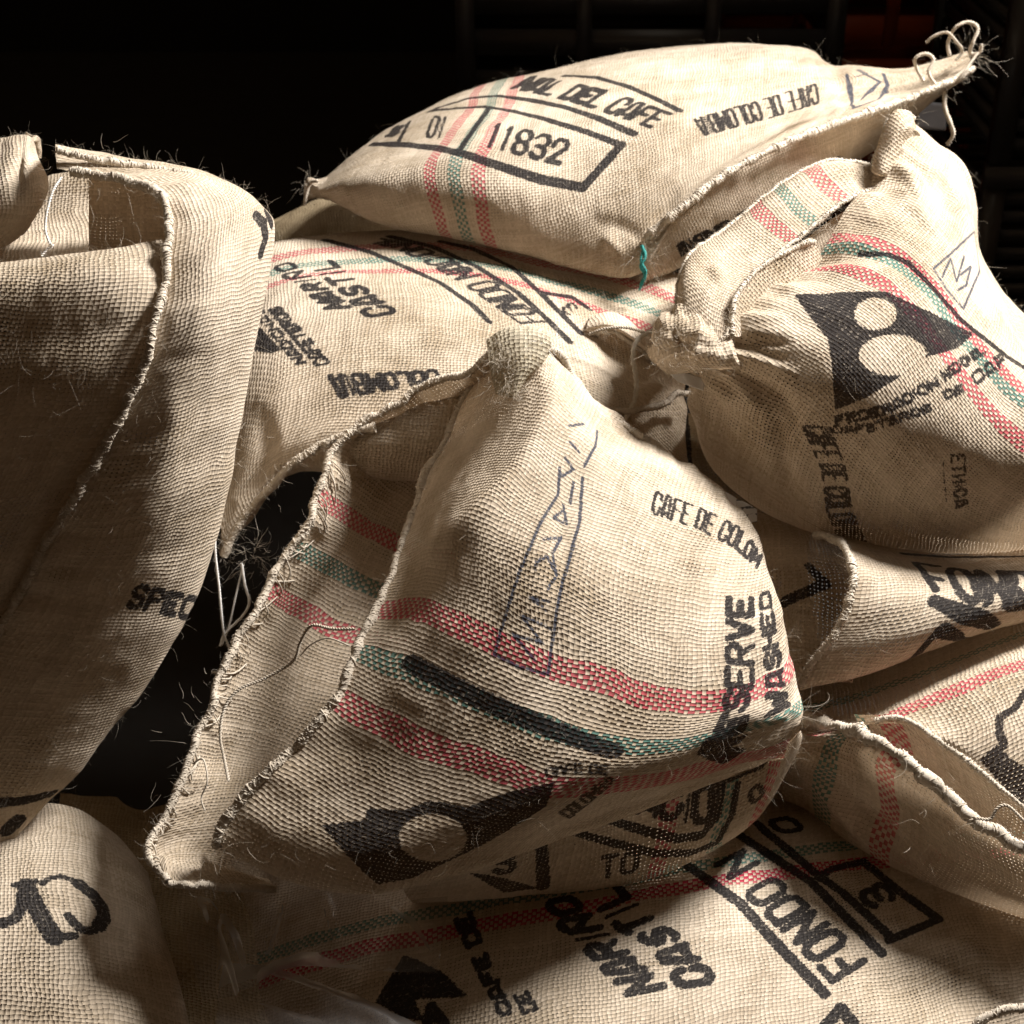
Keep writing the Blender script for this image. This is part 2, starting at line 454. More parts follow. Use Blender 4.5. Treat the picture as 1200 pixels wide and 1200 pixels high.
    def poly(s, pts):
        uvp = np.array([s.uv(*p) for p in dens(list(pts) + [pts[0]], 3)])
        lo = uvp.min(0) - 0.008; hi = uvp.max(0) + 0.008
        mk = (s.U > lo[0]) & (s.U < hi[0]) & (s.V > lo[1]) & (s.V < hi[1])
        q = np.stack([s.U[mk], s.V[mk]], 1)
        d = segdist(q, uvp[:-1], uvp[1:])
        ins = np.zeros(len(q), bool)
        for a, b in zip(uvp[:-1], uvp[1:]):
            cnd = ((a[1] > q[:, 1]) != (b[1] > q[:, 1]))
            xin = (b[0] - a[0]) * (q[:, 1] - a[1]) / (b[1] - a[1] + 1e-12) + a[0]
            ins ^= cnd & (q[:, 0] < xin)
        s.ink[mk] = np.minimum(s.ink[mk], np.where(ins, -d, d))
        return s
    def erase(s, cx, cy, rx, ry):
        """leave an unprinted oval"""
        sd = (np.sqrt(((s.X - cx) / rx) ** 2 + ((s.Y - cy) / ry) ** 2) - 1) * min(rx, ry) * 0.00065
        s.ink = np.maximum(s.ink, -sd)
        return s
    def text(s, txt, base, top, thick=0.2, fill=0.78, bold=0.31):
        """letters between two pixel poly-lines (base line, top line), read in their order"""
        wd = {'I': 0.45, '1': 0.7, ' ': 0.55, 'M': 1.25, 'W': 1.3}
        ws = [wd.get(c, 1.0) for c in txt]; tot = sum(ws); x = 0.0
        for c, cw in zip(txt, ws):
            if c != ' ':
                x0 = (x + cw * (1 - fill) / 2) / tot; x1 = (x + cw * (1 + fill) / 2) / tot
                pm = (x0 + x1) / 2
                hgt = np.linalg.norm(s.uv(*poly_at(base, pm)) - s.uv(*poly_at(top, pm)))
                wc = np.linalg.norm(s.uv(*poly_at(base, x0)) - s.uv(*poly_at(base, x1)))
                hw = 0.5 * min(thick * hgt, bold * wc)
                ins = hw / max(hgt, 1e-4)
                for pl in GL[c].split('|'):
                    pts = []
                    for q in dens([(int(z[0]) / 4, int(z[1]) / 6) for z in pl.split()], 2):
                        xx = x0 + (x1 - x0) * (0.08 + 0.84 * q[0]); yy = ins + (1 - 2 * ins) * q[1]
                        b_, t_ = poly_at(base, xx), poly_at(top, xx)
                        pts.append(s.uv(*(b_ + (t_ - b_) * yy)))
                    s._stroke(s.ink, pts, hw)
            x += cw
        return s
    def threads(s, p):
        U, V, q = s.U, s.V, s.seed
        wv = lambda sc_, k: vnoise(U, V, sc_, q * 7 + k)
        A = U / p + 1.0 * wv(0.06, 1) + 0.55 * wv(0.03, 2) + 0.30 * wv(0.011, 3)
        B = V / (p * 0.93) + 1.0 * wv(0.06, 4) + 0.55 * wv(0.03, 5) + 0.30 * wv(0.011, 6)
        return A + 500, B + 500
    def thread_at(s, ax, px, py, p):
        A, B = s.threads(p); i, j = s.idx(px, py)
        return (B if ax == 'v' else A)[i, j]
    def stripes(s, ax, p, *lst):
        return [(ax, s.thread_at(ax, x, y, p), hw, c) for x, y, hw, c in lst]
    def finish(s, name, mat, parent):
        o = mesh_obj(name, s.P, grid_faces(s.n, s.m), mat, parent)
        me = o.data
        uvl = me.uv_layers.new(name='UVMap')
        li = np.empty(len(me.loops), np.int32); me.loops.foreach_get('vertex_index', li)
        A_, B_ = s.threads(mat.get('pitch', 0.0034))
        uvs = np.stack([A_.ravel(), B_.ravel()], 1)[li].astype(np.float32)
        uvl.data.foreach_set('uv', uvs.ravel())
        bl = 0.20 * vnoise(s.U, s.V, 0.09, s.seed + 50) + 0.16 * vnoise(s.U, s.V, 0.03, s.seed + 51) + 0.10 * vnoise(s.U, s.V, 0.012, s.seed + 52)
        for nm, f in (('ink', s.ink), ('pen', s.pen), ('blotch', bl)):
            a = me.attributes.new(nm, 'FLOAT', 'POINT'); a.data.foreach_set('value', f.ravel().astype(np.float32))
        s.obj = o
        return o
    def fuzz(s, parent, n, lmin=0.004, lmax=0.022, rad=0.000048, seed=0, window=None, curl=0.75, lift=0.25):
        """loose fibres standing off the cloth"""
        g = np.random.default_rng(seed + 100)
        i = g.integers(0, s.n, n * 3); j = g.integers(0, s.m, n * 3)
        vw = np.array((0, 0, CAM_H)) - s.P[i, j]; vw /= np.linalg.norm(vw, axis=1, keepdims=True)
        face = (s.N[i, j] * vw).sum(1)
        ok = (face > -0.25) & (g.random(n * 3) < np.clip(0.35 + face, 0.22, 1.0))
        ok &= (s.X[i, j] > -60) & (s.X[i, j] < 1260) & (s.Y[i, j] < 1260)
        i, j = i[ok][:int(n * 0.7)], j[ok][:int(n * 0.7)]
        N = s.N[i, j]; d0 = N * lift + g.normal(size=N.shape) * 0.6
        neg = (d0 * N).sum(1) < 0.05; d0[neg] += N[neg] * 0.5
        L = 0.8 * lmin + (lmax - lmin) * g.random(len(i)) ** 3.6
        V, F = fibre_mesh(s.P[i, j] - N * 0.0004, d0, L, curl, rad * (0.7 + 0.6 * g.random(len(i))), seed)
        return mesh_obj('loose_fibres', V, F, FIBRE, getattr(s, 'obj', parent), True, 'stuff')

def hem(path, parent, name='hem', r=0.0024, pitch=0.0052, wob=0.0005, mat=None, seed=3, fr=2.2):
    """overlocked cloth edge: a padded cord wrapped by slanting, uneven stitches, with short frayed ends"""
    g = np.random.default_rng(seed)
    p, t = resample(path, 0.0011)
    n = len(p); q = int(n / 7) + 3
    k = np.linspace(0, q - 1.01, n)
    rnd = lambda: np.interp(k, np.arange(q), g.normal(size=q))
    p = p + np.stack([rnd(), rnd(), rnd()], 1) * wob
    T, N, B = frames(p)
    bag = Bag()
    r = r * 0.85
    rad = r * (0.95 + 0.16 * rnd())
    bag.tube(p, rad, 8)
    for ph, rr, pt in ((0.0, 0.0007, 0.62), (1.3, 0.0005, 0.7), (3.0, 0.0006, 0.62), (4.4, 0.0005, 0.75), (2.2, 0.0006, -0.9)):
        ang = 2 * math.pi * t / (pitch * pt) + ph + 1.1 * rnd()
        lift = rad - 0.0001 + 0.00035 * np.abs(rnd())
        bag.tube(p + (np.cos(ang) * lift)[:, None] * N + (np.sin(ang) * lift)[:, None] * B, np.clip(rr * (1 + 0.35 * rnd()), 0.0003, 0.0015), 5)
    o = bag.build(name, mat or JUTE, parent)
    m = int(t[-1] / 0.001 * fr * 0.55)
    if m:
        i = g.integers(0, n, m)
        V, F = fibre_mesh(p[i] + g.normal(size=(m, 3)) * r * 0.5, g.normal(size=(m, 3)), 0.003 + 0.011 * g.random(m) ** 2.5, 0.9, 0.00006, seed, K=8)
        mesh_obj('frayed_ends', V, F, FIBRE, o, True, 'stuff')
    return o

def pix_path(pts, n=60):
    pts = np.array(pts, float)
    return cr(at(pts[:, 0], pts[:, 1], pts[:, 2]), n)

def cord(name, pts, r, mat, parent=None, strands=2, n=90, pitch=0.0045):
    """a twisted yarn through (px,py,distance) points"""
    p, t = resample(pix_path(pts, n), 0.0012)
    T, N, B = frames(p); bag = Bag()
    if strands < 2: bag.tube(p, r, 6)
    else:
        for k in range(strands):
            a = 2 * math.pi * t / pitch + k * 2 * math.pi / strands
            bag.tube(p + (np.cos(a) * r * 0.62)[:, None] * N + (np.sin(a) * r * 0.62)[:, None] * B, r * 0.5, 5)
    g = np.random.default_rng(int(abs(pts[0][0]) + abs(pts[0][1])))
    m = max(6, int(t[-1] / 0.0016)); i = g.integers(0, len(p), m)
    V, F = fibre_mesh(p[i], g.normal(size=(m, 3)), 0.002 + 0.005 * g.random(m), 0.6, 0.00006, 5, K=6)
    bag.add(V, F)
    return bag.build(name, mat, parent)

def tuft(parent, px, py, d, n, spread, length, name='frayed_tuft', dirv=(0, -0.3, -0.3), mat=None, seed=1, rad=0.00022, curl=0.6):
    """a bunch of unravelled yarn ends"""
    g = np.random.default_rng(seed)
    c = at(px, py, d)
    n = int(n * 0.55)
    root = c + g.normal(size=(n, 3)) * np.array((1, 0.6, 1)) * spread
    d0 = np.array(dirv) + g.normal(size=(n, 3)) * 0.5
    V, F = fibre_mesh(root, d0, length * (0.2 + 0.75 * g.random(n) ** 2), curl * 1.5, rad * 0.45 * (0.4 + g.random(n)), seed, K=12)
    return mesh_obj(name, V, F, mat or FIBRE, parent, True, 'stuff')

# ================================================================== the setting
def box(bag_or_name, lo, hi, mat=None, parent=None):
    lo = np.array(lo, float); hi = np.array(hi, float)
    V = np.array([[(lo, hi)[(k >> a) & 1][a] for a in range(3)] for k in range(8)])
    F = np.array([[0, 2, 3, 1], [4, 5, 7, 6], [0, 1, 5, 4], [2, 6, 7, 3], [0, 4, 6, 2], [1, 3, 7, 5]])
    if isinstance(bag_or_name, str): return mesh_obj(bag_or_name, V, F, mat, parent, False)
    bag_or_name.add(V, F)

FLOOR = plain('concrete_floor', (0.028, 0.026, 0.024), 0.85, 12)
WALL = plain('dark_wall', (0.012, 0.011, 0.011), 0.9, 6)
o = mesh_obj('floor', [(-4, -1.5, 0), (4, -1.5, 0), (4, 4.2, 0), (-4, 4.2, 0)], [[0, 1, 2, 3]], FLOOR, None, False); o['kind'] = 'structure'
o = mesh_obj('back_wall', [(-4, 4.2, 0), (4, 4.2, 0), (4, 4.2, 3), (-4, 4.2, 3)], [[0, 1, 2, 3]], WALL, None, False); o['kind'] = 'structure'

PLAIN = burlap('burlap_plain', (), 0.0034)
# ================================================================== sack lying on top of the heap
t = thing('full_burlap_sack', 'plump burlap sack lying on top of the heap, printed 11832 in a black frame', 'sack', 'burlap sacks in the heap')
s = Sheet([
 [(374,213,1.66),(440,161,1.72),(540,111,1.76),(640,86,1.78),(740,64,1.80),(820,56,1.81),(880,53,1.80),(945,59,1.77),(985,76,1.73),(1050,84,1.70),(1098,74,1.68),(1134,62,1.66)],
 [(373,217,1.62),(438,174,1.63),(540,133,1.65),(632,108,1.67),(725,84,1.70),(812,76,1.70),(880,76,1.69),(945,82,1.67),(990,88,1.67),(1052,90,1.66),(1100,79,1.65),(1136,66,1.65)],
 [(373,220,1.60),(440,192,1.575),(536,168,1.56),(618,158,1.56),(700,136,1.58),(795,126,1.58),(880,118,1.59),(950,108,1.60),(1002,104,1.63),(1055,97,1.63),(1103,84,1.63),(1137,70,1.64)],
 [(374,223,1.595),(440,212,1.555),(530,205,1.53),(610,212,1.52),(685,208,1.525),(772,190,1.525),(860,160,1.54),(935,138,1.56),(1000,120,1.605),(1056,104,1.62),(1105,89,1.625),(1138,73,1.64)],
 [(375,227,1.60),(440,238,1.56),(530,248,1.535),(615,262,1.52),(690,262,1.51),(748,255,1.505),(806,226,1.51),(885,174,1.535),(975,136,1.58),(1050,112,1.60),(1106,93,1.615),(1139,76,1.635)],
 [(377,231,1.61),(440,260,1.58),(530,276,1.56),(620,298,1.54),(700,318,1.52),(752,316,1.505),(800,248,1.495),(882,184,1.525),(975,146,1.57),(1050,120,1.595),(1107,98,1.61),(1140,80,1.63)]],
 res=0.0021, curl=(('t', 0.07), ('b', 0.06)), seed=21, uref=0.3, vref=0.5, noise=(0.003, 0.0012), pucker=(('b', 0.003, 0.016, 0.035),),
 creases=(([(955,60),(985,90),(992,125)], -0.006, 12), ([(756,290),(735,268),(690,258)], -0.003, 9), ([(756,290),(772,258),(795,225)], -0.003, 9),
          ([(1000,100),(1060,98),(1110,84)], -0.006, 7), ([(730,300),(705,275)], 0.004, 8), ([(985,135),(970,110)], 0.004, 8)))
st = s.stripes('u', 0.0031, (508, 232, 0.006, RED), (536, 232, 0.006, TEAL), (563, 236, 0.006, RED))
s.text('11832', [(566,171),(657,195)], [(578,142),(672,164)], 0.22, 0.8, 0.36)
s.text('01', [(497,161),(518,163)], [(506,135),(527,136)], 0.2)
s.text('3', [(450,159),(463,160)], [(462,147),(474,146)], 0.2)
s.line([(435,168),(477,170),(510,173),(543,180),(587,195),(633,210),(683,220)], 8.5)
s.line([(683,220),(728,170)], 8)
s.line([(728,170),(683,153),(633,138),(600,130),(567,125),(533,127),(503,130)], 6.5)
s.line([(743,157),(700,138),(660,125),(620,117),(583,112),(550,115),(510,127)], 7)
s.line([(467,166),(480,141)], 5); s.line([(538,176),(572,128)], 5.5)
s.text('NAL DEL CAFE', [(598,104),(648,114),(700,129),(762,151)], [(625,88),(662,94),(720,107),(790,133)], 0.24, 0.84, 0.4)
s.line([(660,88),(700,91),(735,101),(765,114),(797,130)], 6)
s.text('CAFE DE COLOMBIA', [(957,97),(900,114),(812,139)], [(961,121),(905,138),(824,160)], 0.2, 0.85, 0.42)
s.line([(992,87),(996,105),(1000,127),(1032,115),(1040,100),(1035,86)], 3.6, True)
s.line([(1005,82),(1031,96),(1010,116)], 4, True); s.line([(1005,80),(1017,86),(1003,90)], 2.2, True)
mt = burlap('burlap_top_sack', st, 0.0031)
s.finish('upper_panel', mt, t); s.fuzz(t, 2200, 0.004, 0.03, seed=1)
topS = s
# end panel below the sewn edge
s2 = Sheet([
 [(757,292,1.505),(800,250,1.497),(882,186,1.527),(975,148,1.572),(1050,122,1.597),(1107,100,1.612),(1140,82,1.632)],
 [(757,305,1.515),(806,264,1.512),(890,205,1.54),(980,164,1.59),(1050,135,1.62),(1105,106,1.63),(1138,86,1.64)],
 [(757,322,1.53),(812,284,1.535),(900,232,1.565),(985,182,1.62),(1050,150,1.66),(1100,112,1.66),(1135,90,1.66)],
 [(757,332,1.56),(818,302,1.575),(905,258,1.61),(988,200,1.67),(1048,160,1.70),(1096,118,1.69),(1132,92,1.68)]],
 curl=(('b', 0.07),), seed=31, uref=0.3, vref=0.1)
s2.text('CAFE DE COLOMBIA', [(1000,200),(940,232),(860,275),(800,300)], [(985,182),(925,218),(850,258),(790,288)], 0.22, 0.85, 0.42)
s2.finish('end_panel', burlap('burlap_top_end', (), 0.0031), t); s2.fuzz(t, 500, seed=2)
hem(pix_path([(755,288,1.50),(768,268,1.492),(800,243,1.487),(845,208,1.50),(900,177,1.522),(960,152,1.555),(1020,131,1.58),(1070,114,1.60),(1110,97,1.607),(1140,80,1.625)], 120), t, r=0.0046, seed=5, pitch=0.0075)
# knotted ears
s3 = Sheet([[(384,208,1.63),(372,211,1.64),(362,208,1.65),(357,213,1.66)],[(384,222,1.60),(371,221,1.615),(362,216,1.63),(356,220,1.65)],[(386,234,1.62),(373,231,1.64),(364,232,1.65),(357,236,1.665)]], curl=(('t',0.02),('b',0.02)), seed=5, smin=16, noise=(0.001,0.001))
s3.finish('knotted_corner', PLAIN, t)
cord('tie_string', [(372,212,1.60),(364,214,1.61),(359,226,1.615),(357,240,1.62)], 0.0022, JUTE, t)
tuft(t, 362, 216, 1.62, 60, 0.005, 0.03, seed=3)
cord('teal_stitch', [(752,288,1.49),(756,300,1.487),(751,312,1.488),(756,322,1.49),(751,334,1.495)], 0.0019, TEALY, t, 3)
cord('teal_stitch', [(754,292,1.489),(751,306,1.487),(757,318,1.488),(753,330,1.492),(749,340,1.50)], 0.0014, TEALY, t, 2)
cord('ear_string', [(1082,95,1.61),(1074,80,1.61),(1073,68,1.60),(1085,63,1.60),(1094,70,1.60),(1088,85,1.60),(1098,100,1.605),(1112,98,1.61)], 0.0021, JUTE, t)
cord('ear_string', [(1113,66,1.62),(1111,50,1.62),(1120,32,1.61),(1135,26,1.61),(1146,33,1.61),(1140,50,1.61),(1137,62,1.62),(1148,62,1.62),(1150,52,1.615)], 0.0021, JUTE, t)
cord('ear_string', [(1085,50,1.62),(1095,42,1.615),(1110,38,1.61),(1120,48,1.61),(1128,60,1.62),(1120,70,1.62)], 0.0017, JUTE, t)
cord('ear_string', [(1146,62,1.61),(1130,84,1.60),(1118,98,1.605)], 0.0016, JUTE, t)
cord('ear_string', [(1108,105,1.62),(1107,125,1.62),(1114,145,1.62),(1117,158,1.625),(1110,170,1.63)], 0.0026, JUTE, t)
tuft(t, 1135, 68, 1.62, 130, 0.010, 0.035, seed=4, dirv=(0.3, 0, 0.1))
tuft(t, 1095, 95, 1.615, 90, 0.014, 0.025, seed=5)
tuft(t, 757, 300, 1.495, 120, 0.008, 0.03, seed=6)

# ================================================================== sack under it, behind the open one
t = thing('full_burlap_sack', 'full burlap sack under the topmost one, printed with curved bands and the word CASTIL', 'sack', 'burlap sacks in the heap')
s = Sheet([
 [(265,300,1.58),(330,284,1.60),(400,276,1.61),(480,273,1.62),(560,280,1.61),(640,290,1.60),(720,305,1.59),(800,325,1.58)],
 [(262,335,1.53),(328,313,1.54),(400,302,1.55),(480,299,1.55),(565,306,1.55),(645,322,1.54),(722,342,1.53),(800,368,1.52)],
 [(262,390,1.45),(322,362,1.45),(400,350,1.45),(490,350,1.45),(575,365,1.44),(652,394,1.43),(727,425,1.425),(800,450,1.44)],
 [(264,455,1.395),(318,428,1.385),(400,417,1.38),(490,417,1.38),(575,427,1.38),(652,452,1.375),(730,470,1.385),(800,482,1.42)],
 [(265,520,1.37),(312,490,1.355),(390,482,1.35),(480,482,1.35),(570,492,1.35),(650,510,1.35),(730,512,1.37),(800,510,1.42)],
 [(260,590,1.36),(296,560,1.35),(365,526,1.345),(460,526,1.345),(560,532,1.345),(650,546,1.35),(730,542,1.38),(800,535,1.43)],
 [(262,650,1.36),(285,610,1.365),(345,550,1.375),(450,560,1.38),(560,565,1.38),(650,572,1.39),(730,565,1.41),(800,550,1.45)]],
 res=0.0021, curl=(('t', 0.07), ('b', 0.08), ('r', 0.05)), seed=41, uref=0.4, vref=0.28, noise=(0.003, 0.0012), pucker=(('b', 0.005, 0.02, 0.05), ('r', 0.008, 0.022, 0.09)),
 creases=(([(300,470),(310,530),(285,590)], -0.006, 14), ([(700,400),(740,430),(790,440)], -0.012, 14), ([(330,560),(300,600),(270,640)], 0.006, 10)))
st = s.stripes('v', 0.0033, (430, 289, 0.008, RED), (440, 304, 0.008, TEAL), (455, 317, 0.008, RED))
s.text('CASTIL', [(470,367),(430,337),(388,303)], [(430,374),(395,340),(356,308)], 0.24, 0.78, 0.36)
s.text('NARI~O', [(416,361),(380,333),(340,305)], [(380,363),(350,335),(316,312)], 0.24, 0.78, 0.36)
s.text('FONDO NACIONAL', [(647,378),(620,360),(587,333),(540,307),(487,285),(447,279)], [(610,380),(580,360),(547,337),(507,313),(460,291),(423,283)], 0.18, 0.84, 0.33)
s.line([(573,377),(553,357),(517,332),(473,312),(433,295),(380,281)], 6)
s.line([(667,400),(640,373),(607,343),(560,313),(507,289),(457,277)], 7)
s.line([(680,390),(660,370),(633,343),(600,313),(553,291),(517,283)], 7)
s.line([(635,343),(670,348),(690,362)], 6); s.text('3', [(680,362),(668,352)], [(668,372),(655,362)], 0.22)
s.text('COLOMBIA', [(513,432),(450,436),(383,438)], [(516,446),(455,458),(396,468)], 0.26, 0.86, 0.42)
s.text('CAFETEROS', [(389,426),(360,392),(328,358)], [(370,430),(342,397),(312,362)], 0.28, 0.86)
s.text('NACIONAL', [(362,425),(335,393),(305,358)], [(346,428),(320,397),(294,365)], 0.28, 0.86)
s.poly([(285,392),(305,384),(330,410),(318,414),(290,410)])
mt = burlap('burlap_middle_sack', st, 0.0033)
s.finish('panel', mt, t); s.fuzz(t, 2200, seed=3)
hem(pix_path([(262,652,1.345),(272,630,1.345),(290,600,1.345),(318,570,1.34),(342,545,1.335),(375,522,1.335),(410,507,1.335),(440,500,1.335)], 80), t, r=0.0042, seed=7, pitch=0.007, fr=6)
s3 = Sheet([[(690,372,1.46),(712,364,1.46),(735,372,1.455),(758,392,1.45),(778,400,1.45)],[(686,384,1.44),(712,378,1.43),(738,390,1.43),(760,408,1.435),(780,418,1.44)],[(690,396,1.45),(715,390,1.44),(740,404,1.44),(760,420,1.445),(780,436,1.45)]],
 curl=(('t',0.03),), seed=15, noise=(0.003, 0.0015), smin=20)
s3.finish('rolled_end', PLAIN, t); s3.fuzz(t, 250, seed=9)
hem(s3.P[-1], t, 'rolled_end_hem', r=0.003, seed=19, fr=5)
hem(pix_path([(700,478,1.375),(735,482,1.37),(770,476,1.375),(795,462,1.385),(812,462,1.40)], 50), t, 'end_seam', r=0.003, seed=29, fr=4)
tuft(t, 268, 640, 1.345, 160, 0.012, 0.03, seed=8, dirv=(0.1, -0.2, -0.3))
tuft(t, 300, 655, 1.335, 120, 0.010, 0.035, seed=9, dirv=(0.3, -0.2, -0.1), rad=0.0003)
tuft(t, 712, 372, 1.43, 160, 0.012, 0.025, seed=10)
cord('white_string', [(255,600,1.31),(252,640,1.31),(257,690,1.31),(262,740,1.31),(270,765,1.31),(265,785,1.31),(248,788,1.31)], 0.0012, WHITEY, t)
cord('white_string', [(283,660,1.32),(287,685,1.32),(292,706,1.32),(284,722,1.32),(264,742,1.312),(258,757,1.31)], 0.0013, WHITEY, t, 3)
cord('white_string', [(285,662,1.322),(276,700,1.32),(268,735,1.318),(260,756,1.315)], 0.001, WHITEY, t)
cord('drawstring', [(770,385,1.40),(755,392,1.395),(745,402,1.39),(742,420,1.385),(746,448,1.38),(743,470,1.375),(733,490,1.37),(728,496,1.37)], 0.0024, yarn('off_white_cord', (0.45, 0.40, 0.32), (0.78, 0.73, 0.64)), t, 3)
cord('drawstring', [(690,392,1.40),(710,385,1.395),(735,384,1.395),(758,391,1.395)], 0.0016, JUTE, t)

# ================================================================== right sack with its open tied mouth
t = thing('open_burlap_sack', 'bulging burlap sack with a striped rolled-open mouth, stamped ETHICA low on its side', 'sack', 'burlap sacks in the heap')
s = Sheet([
 [(1056,143,1.45),(1090,166,1.46),(1127,195,1.465),(1145,240,1.45),(1152,300,1.42),(1190,362,1.40),(1245,400,1.40)],
 [(1035,185,1.43),(1075,200,1.41),(1112,225,1.405),(1138,268,1.395),(1155,325,1.375),(1192,380,1.355),(1246,425,1.355)],
 [(1010,228,1.405),(1055,236,1.38),(1095,262,1.365),(1125,298,1.35),(1153,345,1.335),(1192,400,1.32),(1248,450,1.32)],
 [(955,305,1.365),(1008,296,1.34),(1053,303,1.325),(1092,337,1.305),(1130,383,1.295),(1188,435,1.285),(1250,480,1.29)],
 [(890,340,1.335),(945,347,1.305),(1005,362,1.28),(1055,402,1.262),(1110,447,1.258),(1175,492,1.26),(1250,528,1.27)],
 [(835,385,1.315),(890,398,1.283),(950,427,1.262),(1010,467,1.25),(1080,507,1.25),(1160,542,1.257),(1250,568,1.275)],
 [(802,412,1.32),(850,448,1.30),(915,493,1.283),(985,538,1.277),(1065,573,1.277),(1150,594,1.282),(1250,604,1.30)],
 [(806,445,1.35),(838,500,1.335),(900,560,1.325),(975,604,1.318),(1060,624,1.318),(1150,631,1.325),(1250,634,1.335)],
 [(812,485,1.39),(833,545,1.375),(890,596,1.37),(970,632,1.362),(1060,645,1.362),(1150,648,1.368),(1250,646,1.375)]],
 res=0.0021, curl=(('b', 0.06), ('t', 0.06)), seed=51, uref=0.25, vref=0.36, noise=(0.0035, 0.0012), pucker=(('l', 0.006, 0.022, 0.06),),
 creases=(([(820,425),(860,440),(905,462),(925,490),(915,520)], -0.009, 11), ([(815,440),(850,462),(890,478)], 0.006, 9), ([(835,400),(880,410),(920,425)], -0.004, 9),
          ([(1098,200),(1110,230),(1108,255)], -0.005, 9), ([(1120,215),(1128,245)], 0.004, 8), ([(905,470),(915,530),(930,590)], -0.007, 10), ([(1020,250),(1060,225)], -0.005, 10),
          ([(830,395),(875,378),(925,372)], 0.005, 6), ([(830,405),(880,398),(930,402)], -0.006, 6), ([(828,412),(880,418),(935,440)], 0.006, 7), ([(822,425),(865,450),(900,490)], 0.006, 7), ([(815,435),(840,480),(850,540)], -0.006, 8),
          ([(1045,190),(1070,215),(1080,250)], 0.004, 7), ([(1055,180),(1085,200),(1100,235)], -0.004, 6)))
st = s.stripes('v', 0.0034, (1040, 290, 0.0075, RED), (1042, 304, 0.0075, TEAL), (1030, 331, 0.0075, RED))
# plain black mountain patches of the printed emblem
s.poly([(931,346),(996,342),(1039,342),(1081,362),(1141,391),(1122,408),(1088,418),(1056,440),(1019,464),(979,480),(976,440),(971,399),(947,368)])
s.erase(1026, 368, 25, 19); s.erase(1046, 416, 40, 24)
s.text('FEDERACION', [(979,499),(1040,487),(1104,453)], [(977,487),(1036,474),(1096,441)], 0.3, 0.9)
s.text('CAFETEROS', [(975,509),(1020,507),(1093,483)], [(974,499),(1018,496),(1090,472)], 0.3, 0.9)
s.text('NACIONAL', [(1108,448),(1157,414)], [(1101,435),(1149,403)], 0.3, 0.9)
s.text('DE', [(1107,470),(1131,460)], [(1104,458),(1128,449)], 0.3, 0.9); s.text('CAF', [(1143,453),(1185,425)], [(1136,438),(1176,411)], 0.26, 0.9)
s.text('ETHICA', [(1113,532),(1119,598)], [(1131,531),(1135,593)], 0.2, 0.76)
s.line([(1105,540),(1109,588)], 0.9)
s.text('CAFE DE COLOMBIA', [(938,498),(962,550),(968,600),(990,650)], [(974,500),(992,550),(1000,600),(1020,645)], 0.2, 0.8, 0.42)
s.line([(1008,298),(1040,298),(1065,309),(1090,334),(1125,374),(1180,418),(1215,440)], 4.5)
for l in ([(1094,315),(1120,292),(1142,271)], [(1142,271),(1148,317),(1129,362)], [(1094,315),(1110,340),(1129,362)], [(1104,325),(1114,303),(1121,330),(1130,300)], [(1126,322),(1138,312),(1132,335),(1122,340)]):
    s.line(l, 2.0, True)
mt = burlap('burlap_right_sack', st, 0.0034)
s.finish('body_panel', mt, t); s.fuzz(t, 2400, seed=5)
# rolled-back mouth
f1 = Sheet([
 [(793,400,1.315),(796,335,1.345),(812,297,1.375),(850,270,1.40),(900,232,1.425),(950,200,1.445),(985,191,1.455),(1028,197,1.455),(1046,178,1.455)],
 [(812,412,1.285),(822,350,1.312),(838,318,1.34),(873,292,1.365),(920,252,1.392),(965,222,1.415),(1003,208,1.425),(1036,207,1.435),(1052,186,1.445)],
 [(834,418,1.28),(852,390,1.288),(866,348,1.312),(890,314,1.34),(945,272,1.372),(985,240,1.395),(1018,224,1.412),(1044,214,1.43),(1056,196,1.44)]],
 res=0.0018, curl=(('t', 0.10),), seed=61, uref=0.5, vref=0.5, noise=(0.0028, 0.0012), creases=(([(1000,200),(1020,222)], -0.004, 8), ([(830,310),(850,330)], 0.003, 10)))
st2 = f1.stripes('u', 0.0034, (973, 222, 0.0075, RED), (936, 246, 0.0065, TEAL), (908, 264, 0.0075, RED))
f1.finish('mouth_flap', burlap('burlap_right_flap', st2, 0.0034), t); f1.fuzz(t, 900, 0.004, 0.025, seed=6)
hem(f1.P[int(np.argmin(f1.Y[:, f1.m // 2]))], t, 'mouth_hem', r=0.0026, seed=8)
hem(f1.P[-1], t, 'mouth_hem', r=0.0024, seed=9)
f2 = Sheet([
 [(858,392,1.285),(860,352,1.298),(884,319,1.318),(914,299,1.333),(943,285,1.348),(956,282,1.358)],
 [(864,395,1.29),(872,362,1.303),(896,332,1.322),(924,314,1.338),(948,300,1.352),(960,292,1.362)],
 [(872,392,1.298),(886,368,1.312),(908,346,1.328),(934,330,1.342),(954,316,1.355),(964,304,1.366)]], res=0.0018, seed=71, noise=(0.002, 0.001), smin=24)
f2.finish('mouth_flap', PLAIN, t); f2.fuzz(t, 250, seed=7)
hem(f2.P[0], t, 'mouth_hem', r=0.0026, seed=10, pitch=0.0065)
f3 = Sheet([
 [(940,283,1.40),(985,250,1.42),(1030,228,1.43),(1052,222,1.43)],
 [(950,296,1.395),(995,268,1.405),(1040,240,1.415),(1062,232,1.42)],
 [(962,306,1.37),(1008,286,1.375),(1045,258,1.385),(1070,245,1.39)]], seed=73, smin=24)
f3.finish('inner_lip', mt, t); f3.fuzz(t, 200, seed=8)
